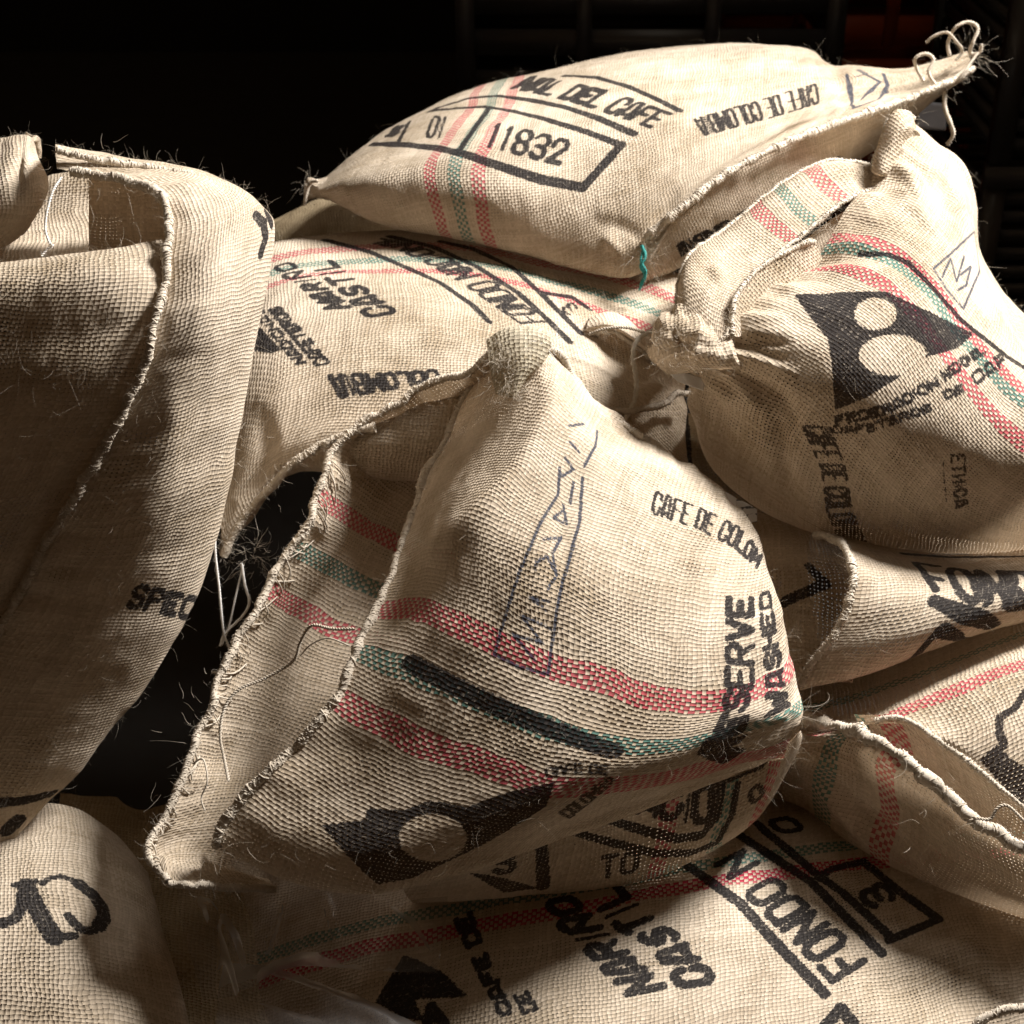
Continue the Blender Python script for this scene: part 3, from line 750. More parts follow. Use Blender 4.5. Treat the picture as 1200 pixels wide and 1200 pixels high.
# gathered knot and folded corner
kn = Sheet([
 [(768,400,1.33),(775,375,1.325),(795,362,1.32),(815,365,1.31),(832,382,1.30),(850,395,1.30)],
 [(766,412,1.315),(780,395,1.295),(800,390,1.285),(818,392,1.28),(838,402,1.278),(856,408,1.285)],
 [(772,425,1.315),(788,418,1.295),(805,415,1.285),(825,416,1.275),(845,418,1.275),(862,420,1.285)],
 [(785,438,1.33),(798,435,1.31),(815,434,1.30),(832,432,1.292),(850,432,1.29),(868,430,1.295)]],
 curl=(('b', 0.03), ('l', 0.03)), seed=81, noise=(0.004, 0.0022), smin=44, pucker=(('l', 0.006, 0.010, 0.035), ('t', 0.005, 0.009, 0.03)),
 creases=(([(775,410),(810,402),(850,412)], -0.006, 6), ([(785,385),(800,405)], -0.006, 5), ([(820,385),(815,425)], 0.005, 5)))
kn.finish('gathered_knot', PLAIN, t); kn.fuzz(t, 900, 0.004, 0.025, seed=9)
tuft(t, 800, 418, 1.275, 260, 0.014, 0.022, seed=11); tuft(t, 838, 375, 1.285, 260, 0.012, 0.024, seed=12); tuft(t, 775, 350, 1.33, 90, 0.010, 0.035, seed=31)
tuft(t, 975, 270, 1.36, 120, 0.008, 0.05, seed=13, dirv=(-0.5, -0.3, -0.5), curl=0.25)
co = Sheet([
 [(1022,200,1.42),(1030,172,1.425),(1042,140,1.43),(1055,130,1.43),(1070,138,1.435)],
 [(1030,205,1.405),(1040,178,1.41),(1050,155,1.412),(1062,147,1.415),(1075,152,1.425)],
 [(1040,206,1.41),(1052,185,1.415),(1060,168,1.42),(1070,160,1.425),(1080,160,1.435)]], curl=(('t', 0.02), ('l', 0.015)), seed=91, smin=30, noise=(0.002, 0.0015))
co.finish('folded_corner', PLAIN, t); co.fuzz(t, 300, seed=10); hem(co.P[8], t, 'corner_hem', r=0.0026, seed=12)
tuft(t, 1058, 136, 1.42, 110, 0.009, 0.022, seed=14)
PAPER = plain('paper_tag', (0.72, 0.70, 0.68), 0.55, 80, 0.06)

# ================================================================== big slumped sack at the left
t = thing('slumped_burlap_sack', 'tall slumped burlap sack with a torn-open mouth and zigzag seam, printed SPEC', 'sack', 'burlap sacks in the heap')
lean = lambda rows: [[(x, y, d + float(np.interp(y, [310, 340, 370, 410, 480, 570, 650, 735, 800, 900, 1000], [0, 0.002, 0.005, 0.010, 0.021, 0.037, 0.048, 0.054, 0.052, 0.042, 0.02]))) for x, y, d in r] for r in rows]
q = Sheet(lean([
 [(66,196,1.185),(66,188,1.19),(65,181,1.195),(65,175,1.20),(65,171,1.21)],
 [(120,205,1.18),(126,199,1.19),(133,193,1.20),(142,188,1.21),(150,186,1.225)],
 [(165,213,1.175),(176,206,1.188),(187,201,1.20),(198,197,1.215),(212,196,1.232)],
 [(194,238,1.163),(212,227,1.173),(231,218,1.188),(250,213,1.208),(270,214,1.235)],
 [(200,272,1.143),(226,260,1.148),(256,249,1.163),(285,242,1.188),(307,243,1.225)],
 [(193,330,1.115),(225,316,1.118),(258,301,1.130),(290,285,1.160),(319,270,1.21)],
 [(180,400,1.097),(212,389,1.100),(245,376,1.113),(275,363,1.145),(304,350,1.20)],
 [(150,470,1.092),(185,466,1.096),(220,461,1.110),(253,456,1.142),(286,449,1.195)],
 [(100,560,1.097),(140,566,1.101),(181,573,1.114),(222,579,1.146),(261,583,1.20)],
 [(50,640,1.115),(95,655,1.119),(140,670,1.130),(185,683,1.157),(229,693,1.205)],
 [(10,720,1.14),(50,740,1.143),(95,762,1.152),(135,782,1.175),(173,800,1.213)],
 [(-40,800,1.17),(10,818,1.17),(50,832,1.178),(93,846,1.195),(130,852,1.222)],
 [(-80,870,1.197),(-30,890,1.197),(10,900,1.203),(50,906,1.213),(88,906,1.235)],
 [(-100,930,1.218),(-50,941,1.218),(-10,944,1.222),(25,942,1.23),(58,938,1.245)],
 [(-100,1000,1.25),(-50,1000,1.25),(-15,996,1.25),(5,988,1.255),(22,980,1.26)]]),
 res=0.0021, curl=(('r', 0.06),), seed=101, uref=0.05, vref=0.45, noise=(0.0035, 0.0012), pucker=(('l', 0.003, 0.022, 0.035),),
 creases=(([(225,330),(240,400),(230,470)], 0.002, 26), ([(205,420),(200,520),(170,620)], 0.003, 20)))
q.text('SPECI', [(145,712),(180,719),(235,731)], [(160,683),(195,690),(245,702)], 0.24, 0.85)
q.line([(300,252),(309,262),(312,278),(306,296)], 9); q.line([(312,248),(319,262)], 8)
q.line([(-20,942),(30,938),(62,930)], 8)
q.line([(10,972),(20,962)], 12)
mt = burlap('burlap_left_sack', (), 0.0035, thick=0.41)
q.finish('side_panel', mt, t); q.fuzz(t, 4200, 0.003, 0.020, seed=11)
l = Sheet(lean([
 [(-80,330,1.175),(-20,322,1.175),(40,314,1.175),(100,306,1.175),(150,298,1.175),(206,285,1.176)],
 [(-80,316,1.14),(-20,309,1.14),(40,301,1.14),(100,294,1.14),(150,287,1.145),(208,276,1.156)],
 [(-80,322,1.115),(-20,316,1.112),(40,309,1.11),(100,302,1.11),(150,297,1.12),(209,290,1.141)],
 [(-80,350,1.095),(-20,344,1.093),(40,337,1.09),(100,332,1.092),(150,330,1.10),(207,332,1.123)],
 [(-80,410,1.085),(-25,408,1.085),(30,406,1.084),(85,404,1.086),(135,402,1.092),(195,400,1.107)],
 [(-80,480,1.085),(-30,479,1.085),(20,477,1.084),(70,475,1.085),(115,473,1.089),(166,471,1.102)],
 [(-80,570,1.09),(-45,569,1.09),(-5,567,1.09),(35,565,1.091),(70,563,1.094),(117,561,1.106)],
 [(-80,650,1.112),(-60,649,1.112),(-35,647,1.111),(-5,645,1.111),(25,643,1.113),(67,641,1.124)],
 [(-80,735,1.137),(-70,733,1.137),(-50,731,1.137),(-28,729,1.137),(-5,726,1.138),(28,722,1.149)]]),
 res=0.0022, seed=111, uref=0.8, vref=0.5, noise=(0.003, 0.0012), pucker=(('r', 0.0025, 0.02, 0.03),))
l.finish('front_panel', mt, t); l.fuzz(t, 1700, 0.004, 0.03, seed=12)
hem(q.P[8:int(q.n * 0.22), 0], t, 'mouth_hem', r=0.0045, pitch=0.009, seed=21, fr=6)
hem(q.P[int(q.n * 0.20):int(q.n * 0.75), 0] + q.N[int(q.n * 0.20):int(q.n * 0.75), 0] * 0.004, t, 'side_seam', r=0.0038, pitch=0.010, wob=0.0007, seed=22, fr=4)
hem(pix_path([(66,176,1.185),(100,184,1.19),(150,193,1.205),(190,200,1.215),(235,208,1.22)], 60), t, 'mouth_hem', r=0.0035, pitch=0.009, seed=23, fr=5)
tuft(t, 110, 207, 1.175, 120, 0.014, 0.02, seed=16); tuft(t, 300, 265, 1.19, 40, 0.015, 0.03, seed=17, dirv=(0.4, 0, 0.4), curl=0.5, rad=0.00012)
tuft(t, 275, 520, 1.16, 160, 0.025, 0.03, seed=18, dirv=(0.3, -0.4, -0.2)); tuft(t, 150, 300, 1.13, 40, 0.02, 0.03, seed=19)
wi = Sheet([
 [(103,204,1.235),(130,204,1.228),(165,210,1.21),(205,232,1.18)],
 [(103,250,1.235),(130,250,1.23),(165,252,1.215),(205,262,1.185)],
 [(104,300,1.225),(130,305,1.22),(165,302,1.205),(205,300,1.18)],
 [(106,340,1.205),(130,342,1.20),(165,340,1.19),(205,335,1.17)]], seed=121, smin=30)
wi.finish('mouth_lining', mt, t)
wb_ = Sheet([
 [(-80,232,1.44),(0,224,1.44),(60,208,1.44),(120,205,1.43),(170,210,1.41)],
 [(-80,270,1.40),(0,262,1.40),(60,258,1.40),(120,255,1.39),(170,255,1.38)],
 [(-80,330,1.26),(0,325,1.26),(60,320,1.26),(120,320,1.26),(170,320,1.25)]], seed=123, smin=30, curl=(('t', 0.04),), noise=(0.004, 0.002))
wb_.finish('back_panel', mt, t); wb_.fuzz(t, 300, seed=13)
cord('hanging_thread', [(72,208,1.165),(62,224,1.155),(55,248,1.15),(53,268,1.15),(58,284,1.148),(62,288,1.147),(56,292,1.147),(48,300,1.145)], 0.0011, WHITEY, t)
t = thing('gathered_sack_corner', 'frayed gathered corner of a burlap sack beside the torn-open mouth', 'sack', 'burlap sacks in the heap')
z = Sheet([
 [(-90,200,1.30),(-40,175,1.29),(-5,164,1.28),(16,156,1.27),(32,154,1.27),(40,162,1.285)],
 [(-90,230,1.255),(-40,206,1.245),(0,190,1.235),(22,182,1.23),(36,182,1.24),(44,188,1.265)],
 [(-90,255,1.225),(-40,235,1.215),(2,222,1.205),(28,218,1.205),(45,216,1.22),(55,214,1.25)],
 [(-90,285,1.215),(-40,268,1.205),(-2,256,1.20),(25,250,1.205),(42,244,1.22),(52,236,1.25)],
 [(-90,315,1.215),(-40,300,1.21),(-8,290,1.215),(8,284,1.22),(24,274,1.235),(36,262,1.255)]],
 curl=(('r', 0.04), ('t', 0.04), ('b', 0.03)), seed=131, noise=(0.004, 0.002), creases=(([(30,160),(20,200),(25,240)], -0.006, 8),))
z.finish('cloth', mt, t); z.fuzz(t, 700, seed=14)

# ================================================================== the open empty sack in the middle
t = thing('open_empty_sack', 'empty burlap sack gaping open, black bar on its teal stripe, blue marker writing', 'sack', 'burlap sacks in the heap')
s = Sheet([
 [(604,392,1.29),(642,404,1.285),(690,458,1.30),(745,500,1.305),(800,535,1.305),(855,583,1.295),(893,638,1.275),(909,700,1.25)],
 [(566,428,1.350),(625,438,1.262),(678,488,1.235),(738,534,1.25),(800,578,1.255),(858,628,1.25),(903,690,1.235),(921,752,1.225)],
 [(522,512,1.345),(586,518,1.232),(640,556,1.192),(712,598,1.20),(786,640,1.205),(855,690,1.203),(907,745,1.203),(930,790,1.205)],
 [(484,596,1.305),(540,605,1.188),(605,640,1.155),(690,680,1.158),(775,715,1.165),(855,755,1.17),(909,795,1.177),(937,824,1.19)],
 [(452,690,1.232),(512,720,1.157),(590,758,1.135),(680,793,1.13),(770,814,1.132),(850,825,1.142),(905,831,1.157),(939,838,1.178)],
 [(421,765,1.188),(482,790,1.148),(560,825,1.128),(640,855,1.115),(720,878,1.112),(800,876,1.122),(870,862,1.146),(937,848,1.173)],
 [(390,826,1.165),(452,852,1.143),(530,888,1.123),(605,910,1.11),(685,914,1.107),(770,905,1.12),(855,882,1.146),(930,860,1.173)],
 [(330,890,1.155),(402,920,1.138),(482,948,1.12),(555,960,1.11),(645,955,1.111),(742,931,1.126),(842,902,1.15),(925,869,1.175)],
 [(268,954,1.15),(342,985,1.135),(422,1004,1.12),(500,1008,1.117),(592,994,1.122),(702,956,1.137),(822,917,1.156),(920,879,1.178)],
 [(256,985,1.152),(318,1022,1.142),(402,1044,1.132),(482,1038,1.128),(582,1012,1.133),(702,967,1.148),(822,927,1.166),(917,887,1.186)]],
 res=0.0016, curl=(('b', 0.025),), seed=141, uref=0.3, vref=0.5, noise=(0.0028, 0.0011), pucker=(('l', 0.0025, 0.03, 0.05), ('t', 0.004, 0.02, 0.04), ('r', 0.003, 0.02, 0.05)),
 creases=(([(655,420),(640,490),(600,560),(540,620),(490,665)], 0.007, 16), ([(690,520),(665,600),(655,690),(625,770)], -0.004, 14), ([(700,470),(720,530)], -0.004, 14),
          ([(850,840),(925,835)], 0.004, 12), ([(870,690),(900,800)], 0.003, 12)))
st = s.stripes('v', 0.0036, (590, 758, 0.0105, RED), (560, 822, 0.0095, TEAL), (530, 884, 0.0105, RED))
s.text('CAFE DE COLOM', [(762,602),(815,619),(860,642),(888,668)], [(767,574),(818,593),(866,616),(896,650)], 0.28, 0.8, 0.42)
s.text('RESERVE', [(862,892),(874,845),(885,800),(885,697)], [(820,880),(845,842),(849,800),(850,697)], 0.24, 0.84)
s.text('WASHED', [(930,834),(920,795),(909,730),(903,690)], [(899,842),(897,800),(891,735),(889,694)], 0.26, 0.84)
s.line([(480,777),(560,818),(640,852),(720,881)], 11.0)
for ln in ([(656,548),(654,580),(633,613),(608,672),(592,722),(579,767),(608,782),(642,790)], [(683,559),(679,613),(660,680),(654,705),(648,747),(642,790)],
           [(700,505),(698,522),(684,547)], [(667,499),(684,497)], [(627,774),(601,743),(636,754),(611,722),(645,736)], [(642,690),(652,674),(641,652),(629,658),(627,668)],
           [(637,632),(658,630),(647,648),(652,672)], [(660,592),(664,614),(648,607),(658,600)], [(668,518),(679,530)], [(656,560),(672,550),(662,536)], [(668,590),(672,565)], [(645,705),(620,700),(640,715)]):
    s.line(ln, 2.2, True)
# plain black mountain patches of the printed emblem
s.poly([(377,967),(428,961),(431,947),(472,950),(505,938),(546,946),(600,927),(650,917),(640,945),(604,968),(562,992),(520,1012),(480,1030),(442,1036),(418,1014),(396,990)])
s.erase(507, 982, 40, 28)
s.text('CAFE DE', [(640,912),(676,907),(712,908)], [(638,900),(676,894),(714,897)], 0.32, 0.9)
s.text('COLOMBIA', [(668,960),(705,930),(722,914)], [(655,952),(692,924),(712,908)], 0.3, 0.9)
mt = burlap('burlap_open_sack', st, 0.0036)
s.finish('front_panel', mt, t); s.fuzz(t, 2600, 0.004, 0.026, seed=21)
E = s
k = Sheet([
 [(586,398,1.300),(600,408,1.328),(616,420,1.353),(634,432,1.369)],
 [(538,440,1.325),(558,468,1.375),(578,490,1.415),(610,500,1.435)],
 [(472,470,1.335),(502,510,1.390),(534,540,1.425),(580,560,1.440)],
 [(410,512,1.330),(447,555,1.385),(492,590,1.425),(550,612,1.440)],
 [(374,567,1.315),(416,612,1.370),(466,642,1.410),(530,662,1.425)],
 [(343,632,1.300),(387,662,1.355),(442,692,1.395),(510,712,1.410)],
 [(305,695,1.280),(352,714,1.335),(412,742,1.375),(480,762,1.390)],
 [(265,772,1.252),(312,792,1.302),(372,820,1.340),(450,842,1.355)],
 [(230,862,1.222),(276,872,1.270),(332,892,1.305),(410,912,1.320)],
 [(202,940,1.192),(240,945,1.219),(292,952,1.237),(365,972,1.246)],
 [(176,984,1.172),(202,998,1.184),(246,1004,1.205),(310,1024,1.222)],
 [(180,1012,1.160),(204,1020,1.160),(250,1024,1.172),(315,1030,1.195)],
 [(200,1034,1.152),(222,1040,1.148),(262,1042,1.155),(322,1042,1.172)]],
 res=0.0019, seed=151, uref=0.2, vref=0.45, noise=(0.003, 0.0012), pucker=(('l', 0.004, 0.022, 0.05),), creases=(([(400,540),(340,650),(260,800)], 0.004, 16), ([(450,600),(390,720),(320,860)], -0.006, 22)))
st = k.stripes('v', 0.0036, (388, 594, 0.0095, RED), (360, 647, 0.0085, TEAL), (325, 698, 0.0095, RED))
k.finish('back_panel', burlap('burlap_open_sack_back', st, 0.0036), t); k.fuzz(t, 1500, 0.004, 0.024, seed=22)
hem(k.P[6:, 0], t, 'mouth_hem', r=0.0036, pitch=0.0065, seed=31, fr=3.5)
hem(E.P[4:int(E.n * 0.87), 0], t, 'mouth_hem', r=0.0046, pitch=0.0085, wob=0.0006, seed=32, fr=2.5)
hem(k.P[-1], t, 'mouth_hem', r=0.0034, seed=33, fr=3)
# stitched band inside the back hem
bb = Bag(); g = np.random.default_rng(5)
for i in range(int(k.n * 0.3), k.n - 24, 2):
    if g.random() < 0.35: continue
    j = int(k.m * (0.06 + 0.09 * g.random())); i2 = int(np.clip(i + g.normal() * 6, 0, k.n - 1)); 
    p0 = k.P[i, j] + k.N[i, j] * 0.0012; p1 = k.P[i2, int(k.m * 0.02)] + k.N[i, j] * 0.0015
    mid = (p0 + p1) / 2 + k.N[i, j] * 0.002 + g.normal(size=3) * 0.0008
    bb.tube(cr(np.array([p0, mid, p1]), 6), 0.0004 + 0.0005 * g.random(), 5)
bb.build('hem_stitching', JUTE, t, 'stuff')
u_ = Sheet([
 [(470,1036,1.143),(580,1010,1.147),(700,965,1.162),(820,925,1.178),(900,890,1.19),(936,858,1.192)],
 [(474,1044,1.158),(580,1026,1.163),(700,988,1.175),(818,950,1.187),(898,912,1.197),(938,868,1.20)],
 [(478,1052,1.175),(582,1042,1.178),(702,1014,1.186),(812,980,1.194),(893,936,1.203),(934,882,1.207)],
 [(485,1058,1.20),(588,1054,1.20),(705,1040,1.205),(805,1010,1.21),(884,962,1.215),(925,900,1.22)]],
 res=0.0018, curl=(('b', 0.05), ('r', 0.03)), seed=161, uref=0.5, vref=0.2, noise=(0.0022, 0.001))
st = u_.stripes('u', 0.0036, (785, 945, 0.008, RED), (856, 910, 0.008, TEAL), (908, 890, 0.008, RED))
u_.text('NACIO', [(716,952),(770,964),(836,968)], [(735,920),(785,907),(838,912)], 0.26, 0.9)
u_.line([(696,955),(744,970),(792,983),(822,979),(840,958),(846,919)], 6); u_.line([(663,973),(720,988),(768,1000),(810,1000),(840,988),(858,955),(864,919)], 5)
u_.line([(812,892),(894,893)], 7); u_.line([(634,982),(637,1039)], 8); u_.text('TO', [(700,1033),(748,1022)], [(702,1003),(752,996)], 0.28)
u_.poly([(548,1022),(590,1029),(632,1041),(590,1046)]); u_.text('3', [(575,1027),(608,1024)], [(573,998),(604,993)], 0.3)
u_.text('O', [(880,945),(900,930)], [(874,930),(890,915)], 0.3)
u_.finish('folded_under_panel', burlap('burlap_open_sack_fold', st, 0.0036), t); u_.fuzz(t, 500, seed=23)
# raw side seam along the upper ridge and the frayed peak
hem(pix_path([(640,402,1.28),(664,430,1.288),(676,462,1.292),(695,482,1.298),(722,494,1.30),(748,510,1.30),(770,530,1.30),(792,553,1.30)], 90), t, 'raw_seam', r=0.0042, pitch=0.009, wob=0.0012, seed=34, fr=7)
pk = Sheet([
 [(572,402,1.275),(588,390,1.272),(606,386,1.27),(626,388,1.272),(644,396,1.275)],
 [(573,420,1.262),(590,412,1.258),(608,408,1.256),(626,408,1.26),(644,412,1.268)],
 [(576,440,1.258),(592,436,1.253),(608,434,1.25),(622,430,1.255),(634,428,1.262)],
 [(580,462,1.258),(592,464,1.252),(602,466,1.25),(610,456,1.255),(618,444,1.262)]], curl=(('t', 0.03),), seed=171, smin=36, noise=(0.003, 0.002))
pk.finish('frayed_peak', burlap('burlap_peak', (), 0.0036, (0.50, 0.45, 0.35)), t)
tuft(t, 592, 420, 1.25, 420, 0.013, 0.022, seed=25, dirv=(-0.1, -0.3, -0.5), rad=0.0003); tuft(t, 598, 455, 1.245, 200, 0.008, 0.022, seed=26, dirv=(0, -0.2, -0.8), rad=0.0003)
tuft(t, 645, 402, 1.26, 40, 0.006, 0.018, seed=27, mat=WHITEY, rad=0.0005, name='white_tuft')
tuft(t, 938, 838, 1.165, 26, 0.004, 0.05, seed=28, dirv=(1.0, -0.1, 0.2), curl=0.18)
tuft(t, 270, 880, 1.22, 130, 0.03, 0.04, seed=29, dirv=(0, -0.5, 0)); tuft(t, 250, 985, 1.145, 110, 0.012, 0.03, seed=30)
cord('loose_yarn', [(415,737,1.175),(390,737,1.18),(365,733,1.19),(352,752,1.195),(343,775,1.20),(310,795,1.20),(280,808,1.195),(263,830,1.19),(258,862,1.185),(263,890,1.18),(268,915,1.17)], 0.0014, JUTE, t)
cord('loose_yarn', [(410,757,1.175),(385,748,1.185),(365,755,1.195),(352,768,1.20)], 0.0006, JUTE, t, 1)
cord('loose_yarn', [(226,895,1.16),(238,890,1.155),(243,915,1.15),(236,935,1.15),(240,950,1.148)], 0.0007, JUTE, t, 1)

# ================================================================== sacks at the lower right
t = thing('folded_burlap_sack', 'burlap sack with a curled stitched flap, wedged under the bulging right-hand sack', 'sack', 'burlap sacks in the heap')
s = Sheet([
 [(962,622,1.33),(1005,628,1.345),(1060,640,1.36),(1130,646,1.365),(1250,640,1.375)],
 [(996,646,1.275),(1030,648,1.298),(1075,655,1.315),(1140,660,1.325),(1250,655,1.335)],
 [(1002,672,1.25),(1035,672,1.262),(1080,676,1.275),(1140,678,1.285),(1250,670,1.30)],
 [(996,704,1.242),(1028,704,1.243),(1078,704,1.252),(1140,698,1.262),(1250,684,1.28)],
 [(980,742,1.24),(1018,740,1.238),(1072,732,1.242),(1138,716,1.252),(1250,698,1.27)],
 [(954,775,1.245),(1003,768,1.24),(1064,756,1.243),(1134,734,1.252),(1250,708,1.275)],
 [(936,806,1.258),(992,794,1.255),(1058,777,1.258),(1130,752,1.268),(1250,718,1.29)]],
 curl=(('b', 0.05), ('l', 0.02)), seed=181, uref=0.4, vref=0.5, noise=(0.003, 0.0012))
s.text('FONDO', [(1094,692),(1150,708),(1250,716)], [(1066,657),(1130,666),(1250,668)], 0.2, 0.86)
s.line([(1094,703),(1128,718),(1165,734)], 9); s.line([(1062,782),(1100,738),(1145,756)], 8); s.line([(1058,649),(1117,653),(1220,652)], 6)
mt = burlap('burlap_folded_sack', (), 0.0034)
s.finish('flap_panel', mt, t); s.fuzz(t, 900, seed=31)
hem(pix_path([(955,626,1.31),(978,632,1.285),(994,648,1.262),(1000,674,1.242),(995,704,1.234),(980,740,1.232),(955,772,1.238),(937,802,1.25)], 90), t, 'flap_hem', r=0.0042, pitch=0.0075, seed=41, fr=4)
s = Sheet([
 [(840,590,1.40),(890,600,1.39),(940,612,1.37),(985,625,1.345)],
 [(850,640,1.37),(900,640,1.345),(945,645,1.325),(990,655,1.30)],
 [(862,690,1.345),(908,692,1.32),(950,695,1.31),(1000,700,1.30)],
 [(872,740,1.32),(915,742,1.30),(952,745,1.29),(1000,750,1.28)],
 [(885,800,1.30),(920,802,1.29),(950,800,1.28),(1000,800,1.28)]], seed=191, smin=40, creases=(([(965,660),(985,690),(975,730)], -0.012, 14), ([(900,700),(930,760)], 0.005, 14)))
s.line([(905,712),(935,698),(967,684)], 7); s.line([(967,684),(948,664)], 6)
s.finish('inner_panel', mt, t); s.fuzz(t, 300, seed=32)

t = thing('striped_open_sack', 'burlap sack with red and teal stripes and a slit-like hemmed mouth, beside the folded sack', 'sack', 'burlap sacks in the heap')
s = Sheet([
 [(925,800,1.37),(990,782,1.37),(1060,760,1.37),(1130,735,1.37),(1270,675,1.375)],
 [(932,842,1.295),(998,826,1.29),(1066,804,1.285),(1140,775,1.28),(1270,722,1.285)],
 [(940,855,1.26),(1004,843,1.25),(1072,824,1.24),(1152,795,1.235),(1270,755,1.24)],
 [(955,860,1.24),(1020,846,1.225),(1088,845,1.215),(1160,835,1.205),(1270,820,1.205)],
 [(965,862,1.235),(1036,842,1.217),(1098,860,1.20),(1160,880,1.187),(1270,900,1.18)],
 [(975,862,1.232),(1048,840,1.213),(1106,872,1.197),(1158,912,1.182),(1270,1000,1.165)]],
 curl=(('t', 0.05),), seed=201, uref=0.5, vref=0.4, noise=(0.0025, 0.0012))
st = s.stripes('v', 0.0036, (1110, 812, 0.009, RED), (1060, 796, 0.007, TEAL))
s.line([(1205,806),(1189,830),(1171,841),(1171,859),(1177,874)], 5)
s.poly([(1148,890),(1168,873),(1185,890),(1215,908),(1220,970),(1180,926)])
mt = burlap('burlap_striped_sack', st, 0.0036)
s.finish('upper_panel', mt, t); s.fuzz(t, 900, seed=33)
hem(s.P[-1, 20:], t, 'mouth_hem', r=0.0025, seed=42, fr=3)
b2 = Sheet([
 [(925,842,1.275),(985,852,1.235),(1034,868,1.197),(1088,910,1.180),(1145,964,1.168),(1270,1030,1.150)],
 [(915,862,1.293),(974,876,1.250),(1022,897,1.210),(1080,938,1.196),(1142,985,1.185),(1270,1050,1.168)],
 [(905,878,1.283),(962,894,1.248),(1010,930,1.228),(1070,972,1.216),(1138,1015,1.205),(1270,1075,1.188)],
 [(900,900,1.306),(950,918,1.271),(1000,962,1.251),(1062,1004,1.240),(1132,1045,1.229),(1270,1098,1.212)],
 [(900,930,1.332),(942,945,1.302),(992,990,1.282),(1052,1030,1.272),(1125,1066,1.260),(1270,1118,1.242)]],
 curl=(('b', 0.05), ('l', 0.03)), seed=211, uref=0.2, vref=0.2, noise=(0.003, 0.0012),
 creases=(([(960,905),(1020,960),(1080,1005)], -0.008, 9), ([(945,915),(1005,975),(1060,1015)], 0.006, 7)))
st = b2.stripes('u', 0.0036, (1040, 895, 0.009, RED), (985, 862, 0.008, TEAL))
b2.finish('lower_panel', burlap('burlap_striped_sack_front', st, 0.0036), t); b2.fuzz(t, 700, seed=34)
hem(b2.P[0], t, 'mouth_hem', r=0.0058, pitch=0.009, wob=0.0013, seed=43, fr=5)
b3 = Sheet([
 [(1000,838,1.228),(1046,842,1.217),(1100,868,1.203),(1152,908,1.19),(1270,995,1.172)],
 [(1010,862,1.232),(1052,872,1.225),(1110,908,1.215),(1165,948,1.205),(1270,1020,1.19)],
 [(1010,890,1.235),(1055,905,1.23),(1115,945,1.225),(1170,985,1.215),(1270,1050,1.20)]], seed=221, smin=40, noise=(0.002, 0.001))
st = b3.stripes('u', 0.0036, (1045, 850, 0.010, RED), (1000, 845, 0.008, TEAL))
b3.finish('mouth_lining', burlap('burlap_striped_sack_inside', st, 0.0036), t); b3.fuzz(t, 200, seed=35)
cord('loose_yarn', [(1140,958,1.155),(1160,960,1.155),(1168,948,1.155),(1180,944,1.155),(1200,962,1.155),(1225,985,1.15)], 0.0014, JUTE, t)
tuft(t, 1130, 950, 1.155, 90, 0.03, 0.035, seed=36, curl=0.35)

# ================================================================== sack in front, lower edge
t = thing('full_burlap_sack', 'burlap sack under the open empty one, printed FONDO beside a framed 3', 'sack', 'burlap sacks in the heap')
ys = np.array([880, 960, 1030, 1100, 1170, 1250, 1340, 1420.])
G = []
for y0 in ys:
    row = []
    for x0 in (180, 320, 460, 600, 740, 880, 1020, 1160, 1300):
        y = y0 + 70 - 0.20 * (x0 - 180) + 0.00011 * (x0 - 740) ** 2 + 40
        d = np.interp(y, [860, 930, 1000, 1090, 1190, 1300, 1420, 1520], [1.42, 1.335, 1.255, 1.18, 1.122, 1.08, 1.06, 1.08])
        d += 0.05 * ((x0 - 780) / 500) ** 2
        d += 0.14 * max(0.0, (540 - x0) / 340) ** 1.3
        row.append((x0, y, d))
    G.append(row)
s = Sheet(G, res=0.0021, seed=231, uref=0.5, vref=0.45, noise=(0.003, 0.0012), creases=(([(1000,1150),(1100,1160),(1200,1150)], -0.004, 26), ([(1120,1090),(1160,1170)], 0.004, 24)))
st = s.stripes('v', 0.0034, (640, 1073, 0.009, RED), (560, 1060, 0.008, TEAL), (420, 1110, 0.008, RED))
s.text('FONDO N', [(1019,1127),(992,1096),(937,1050),(871,992)], [(975,1155),(927,1104),(867,1046),(833,1012)], 0.19, 0.82, 0.35)
s.line([(967,1165),(908,1104),(867,1058),(800,1010)], 7); s.line([(1033,1117),(950,1033),(867,979)], 7)
s.line([(1046,1100),(988,1046),(958,1025),(883,962)], 6.5)
s.line([(958,1029),(975,1018),(1010,1010)], 6); s.line([(1012,1010),(1055,1045),(1100,1077),(1042,1102)], 6.5)
s.text('3', [(1058,1054),(1034,1028)], [(1020,1069),(1000,1046)], 0.22); s.text('0', [(950,975),(925,953)], [(915,979),(893,960)], 0.24)
s.text('CASTIL', [(846,1152),(800,1097),(757,1068),(722,1030)], [(795,1161),(760,1107),(722,1090),(682,1050)], 0.24, 0.78, 0.36)
s.text('NARI~O', [(786,1158),(725,1104),(671,1047)], [(734,1168),(686,1117),(632,1055)], 0.24, 0.78, 0.36)
s.poly([(440,1174),(473,1119),(492,1126),(521,1141),(548,1168),(486,1171),(496,1197),(470,1192)])
s.text('CAFE DE', [(603,1187),(575,1125),(553,1066)], [(585,1193),(555,1133),(530,1078)], 0.32, 0.9); s.text('DE', [(632,1182),(618,1160)], [(612,1190),(600,1166)], 0.34, 0.9)
s.line([(500,1205),(505,1180),(520,1200)], 7); s.line([(965,1205),(985,1182),(1000,1200)], 8)
s.finish('panel', burlap('burlap_front_sack', st, 0.0034), t); s.fuzz(t, 2000, seed=36)
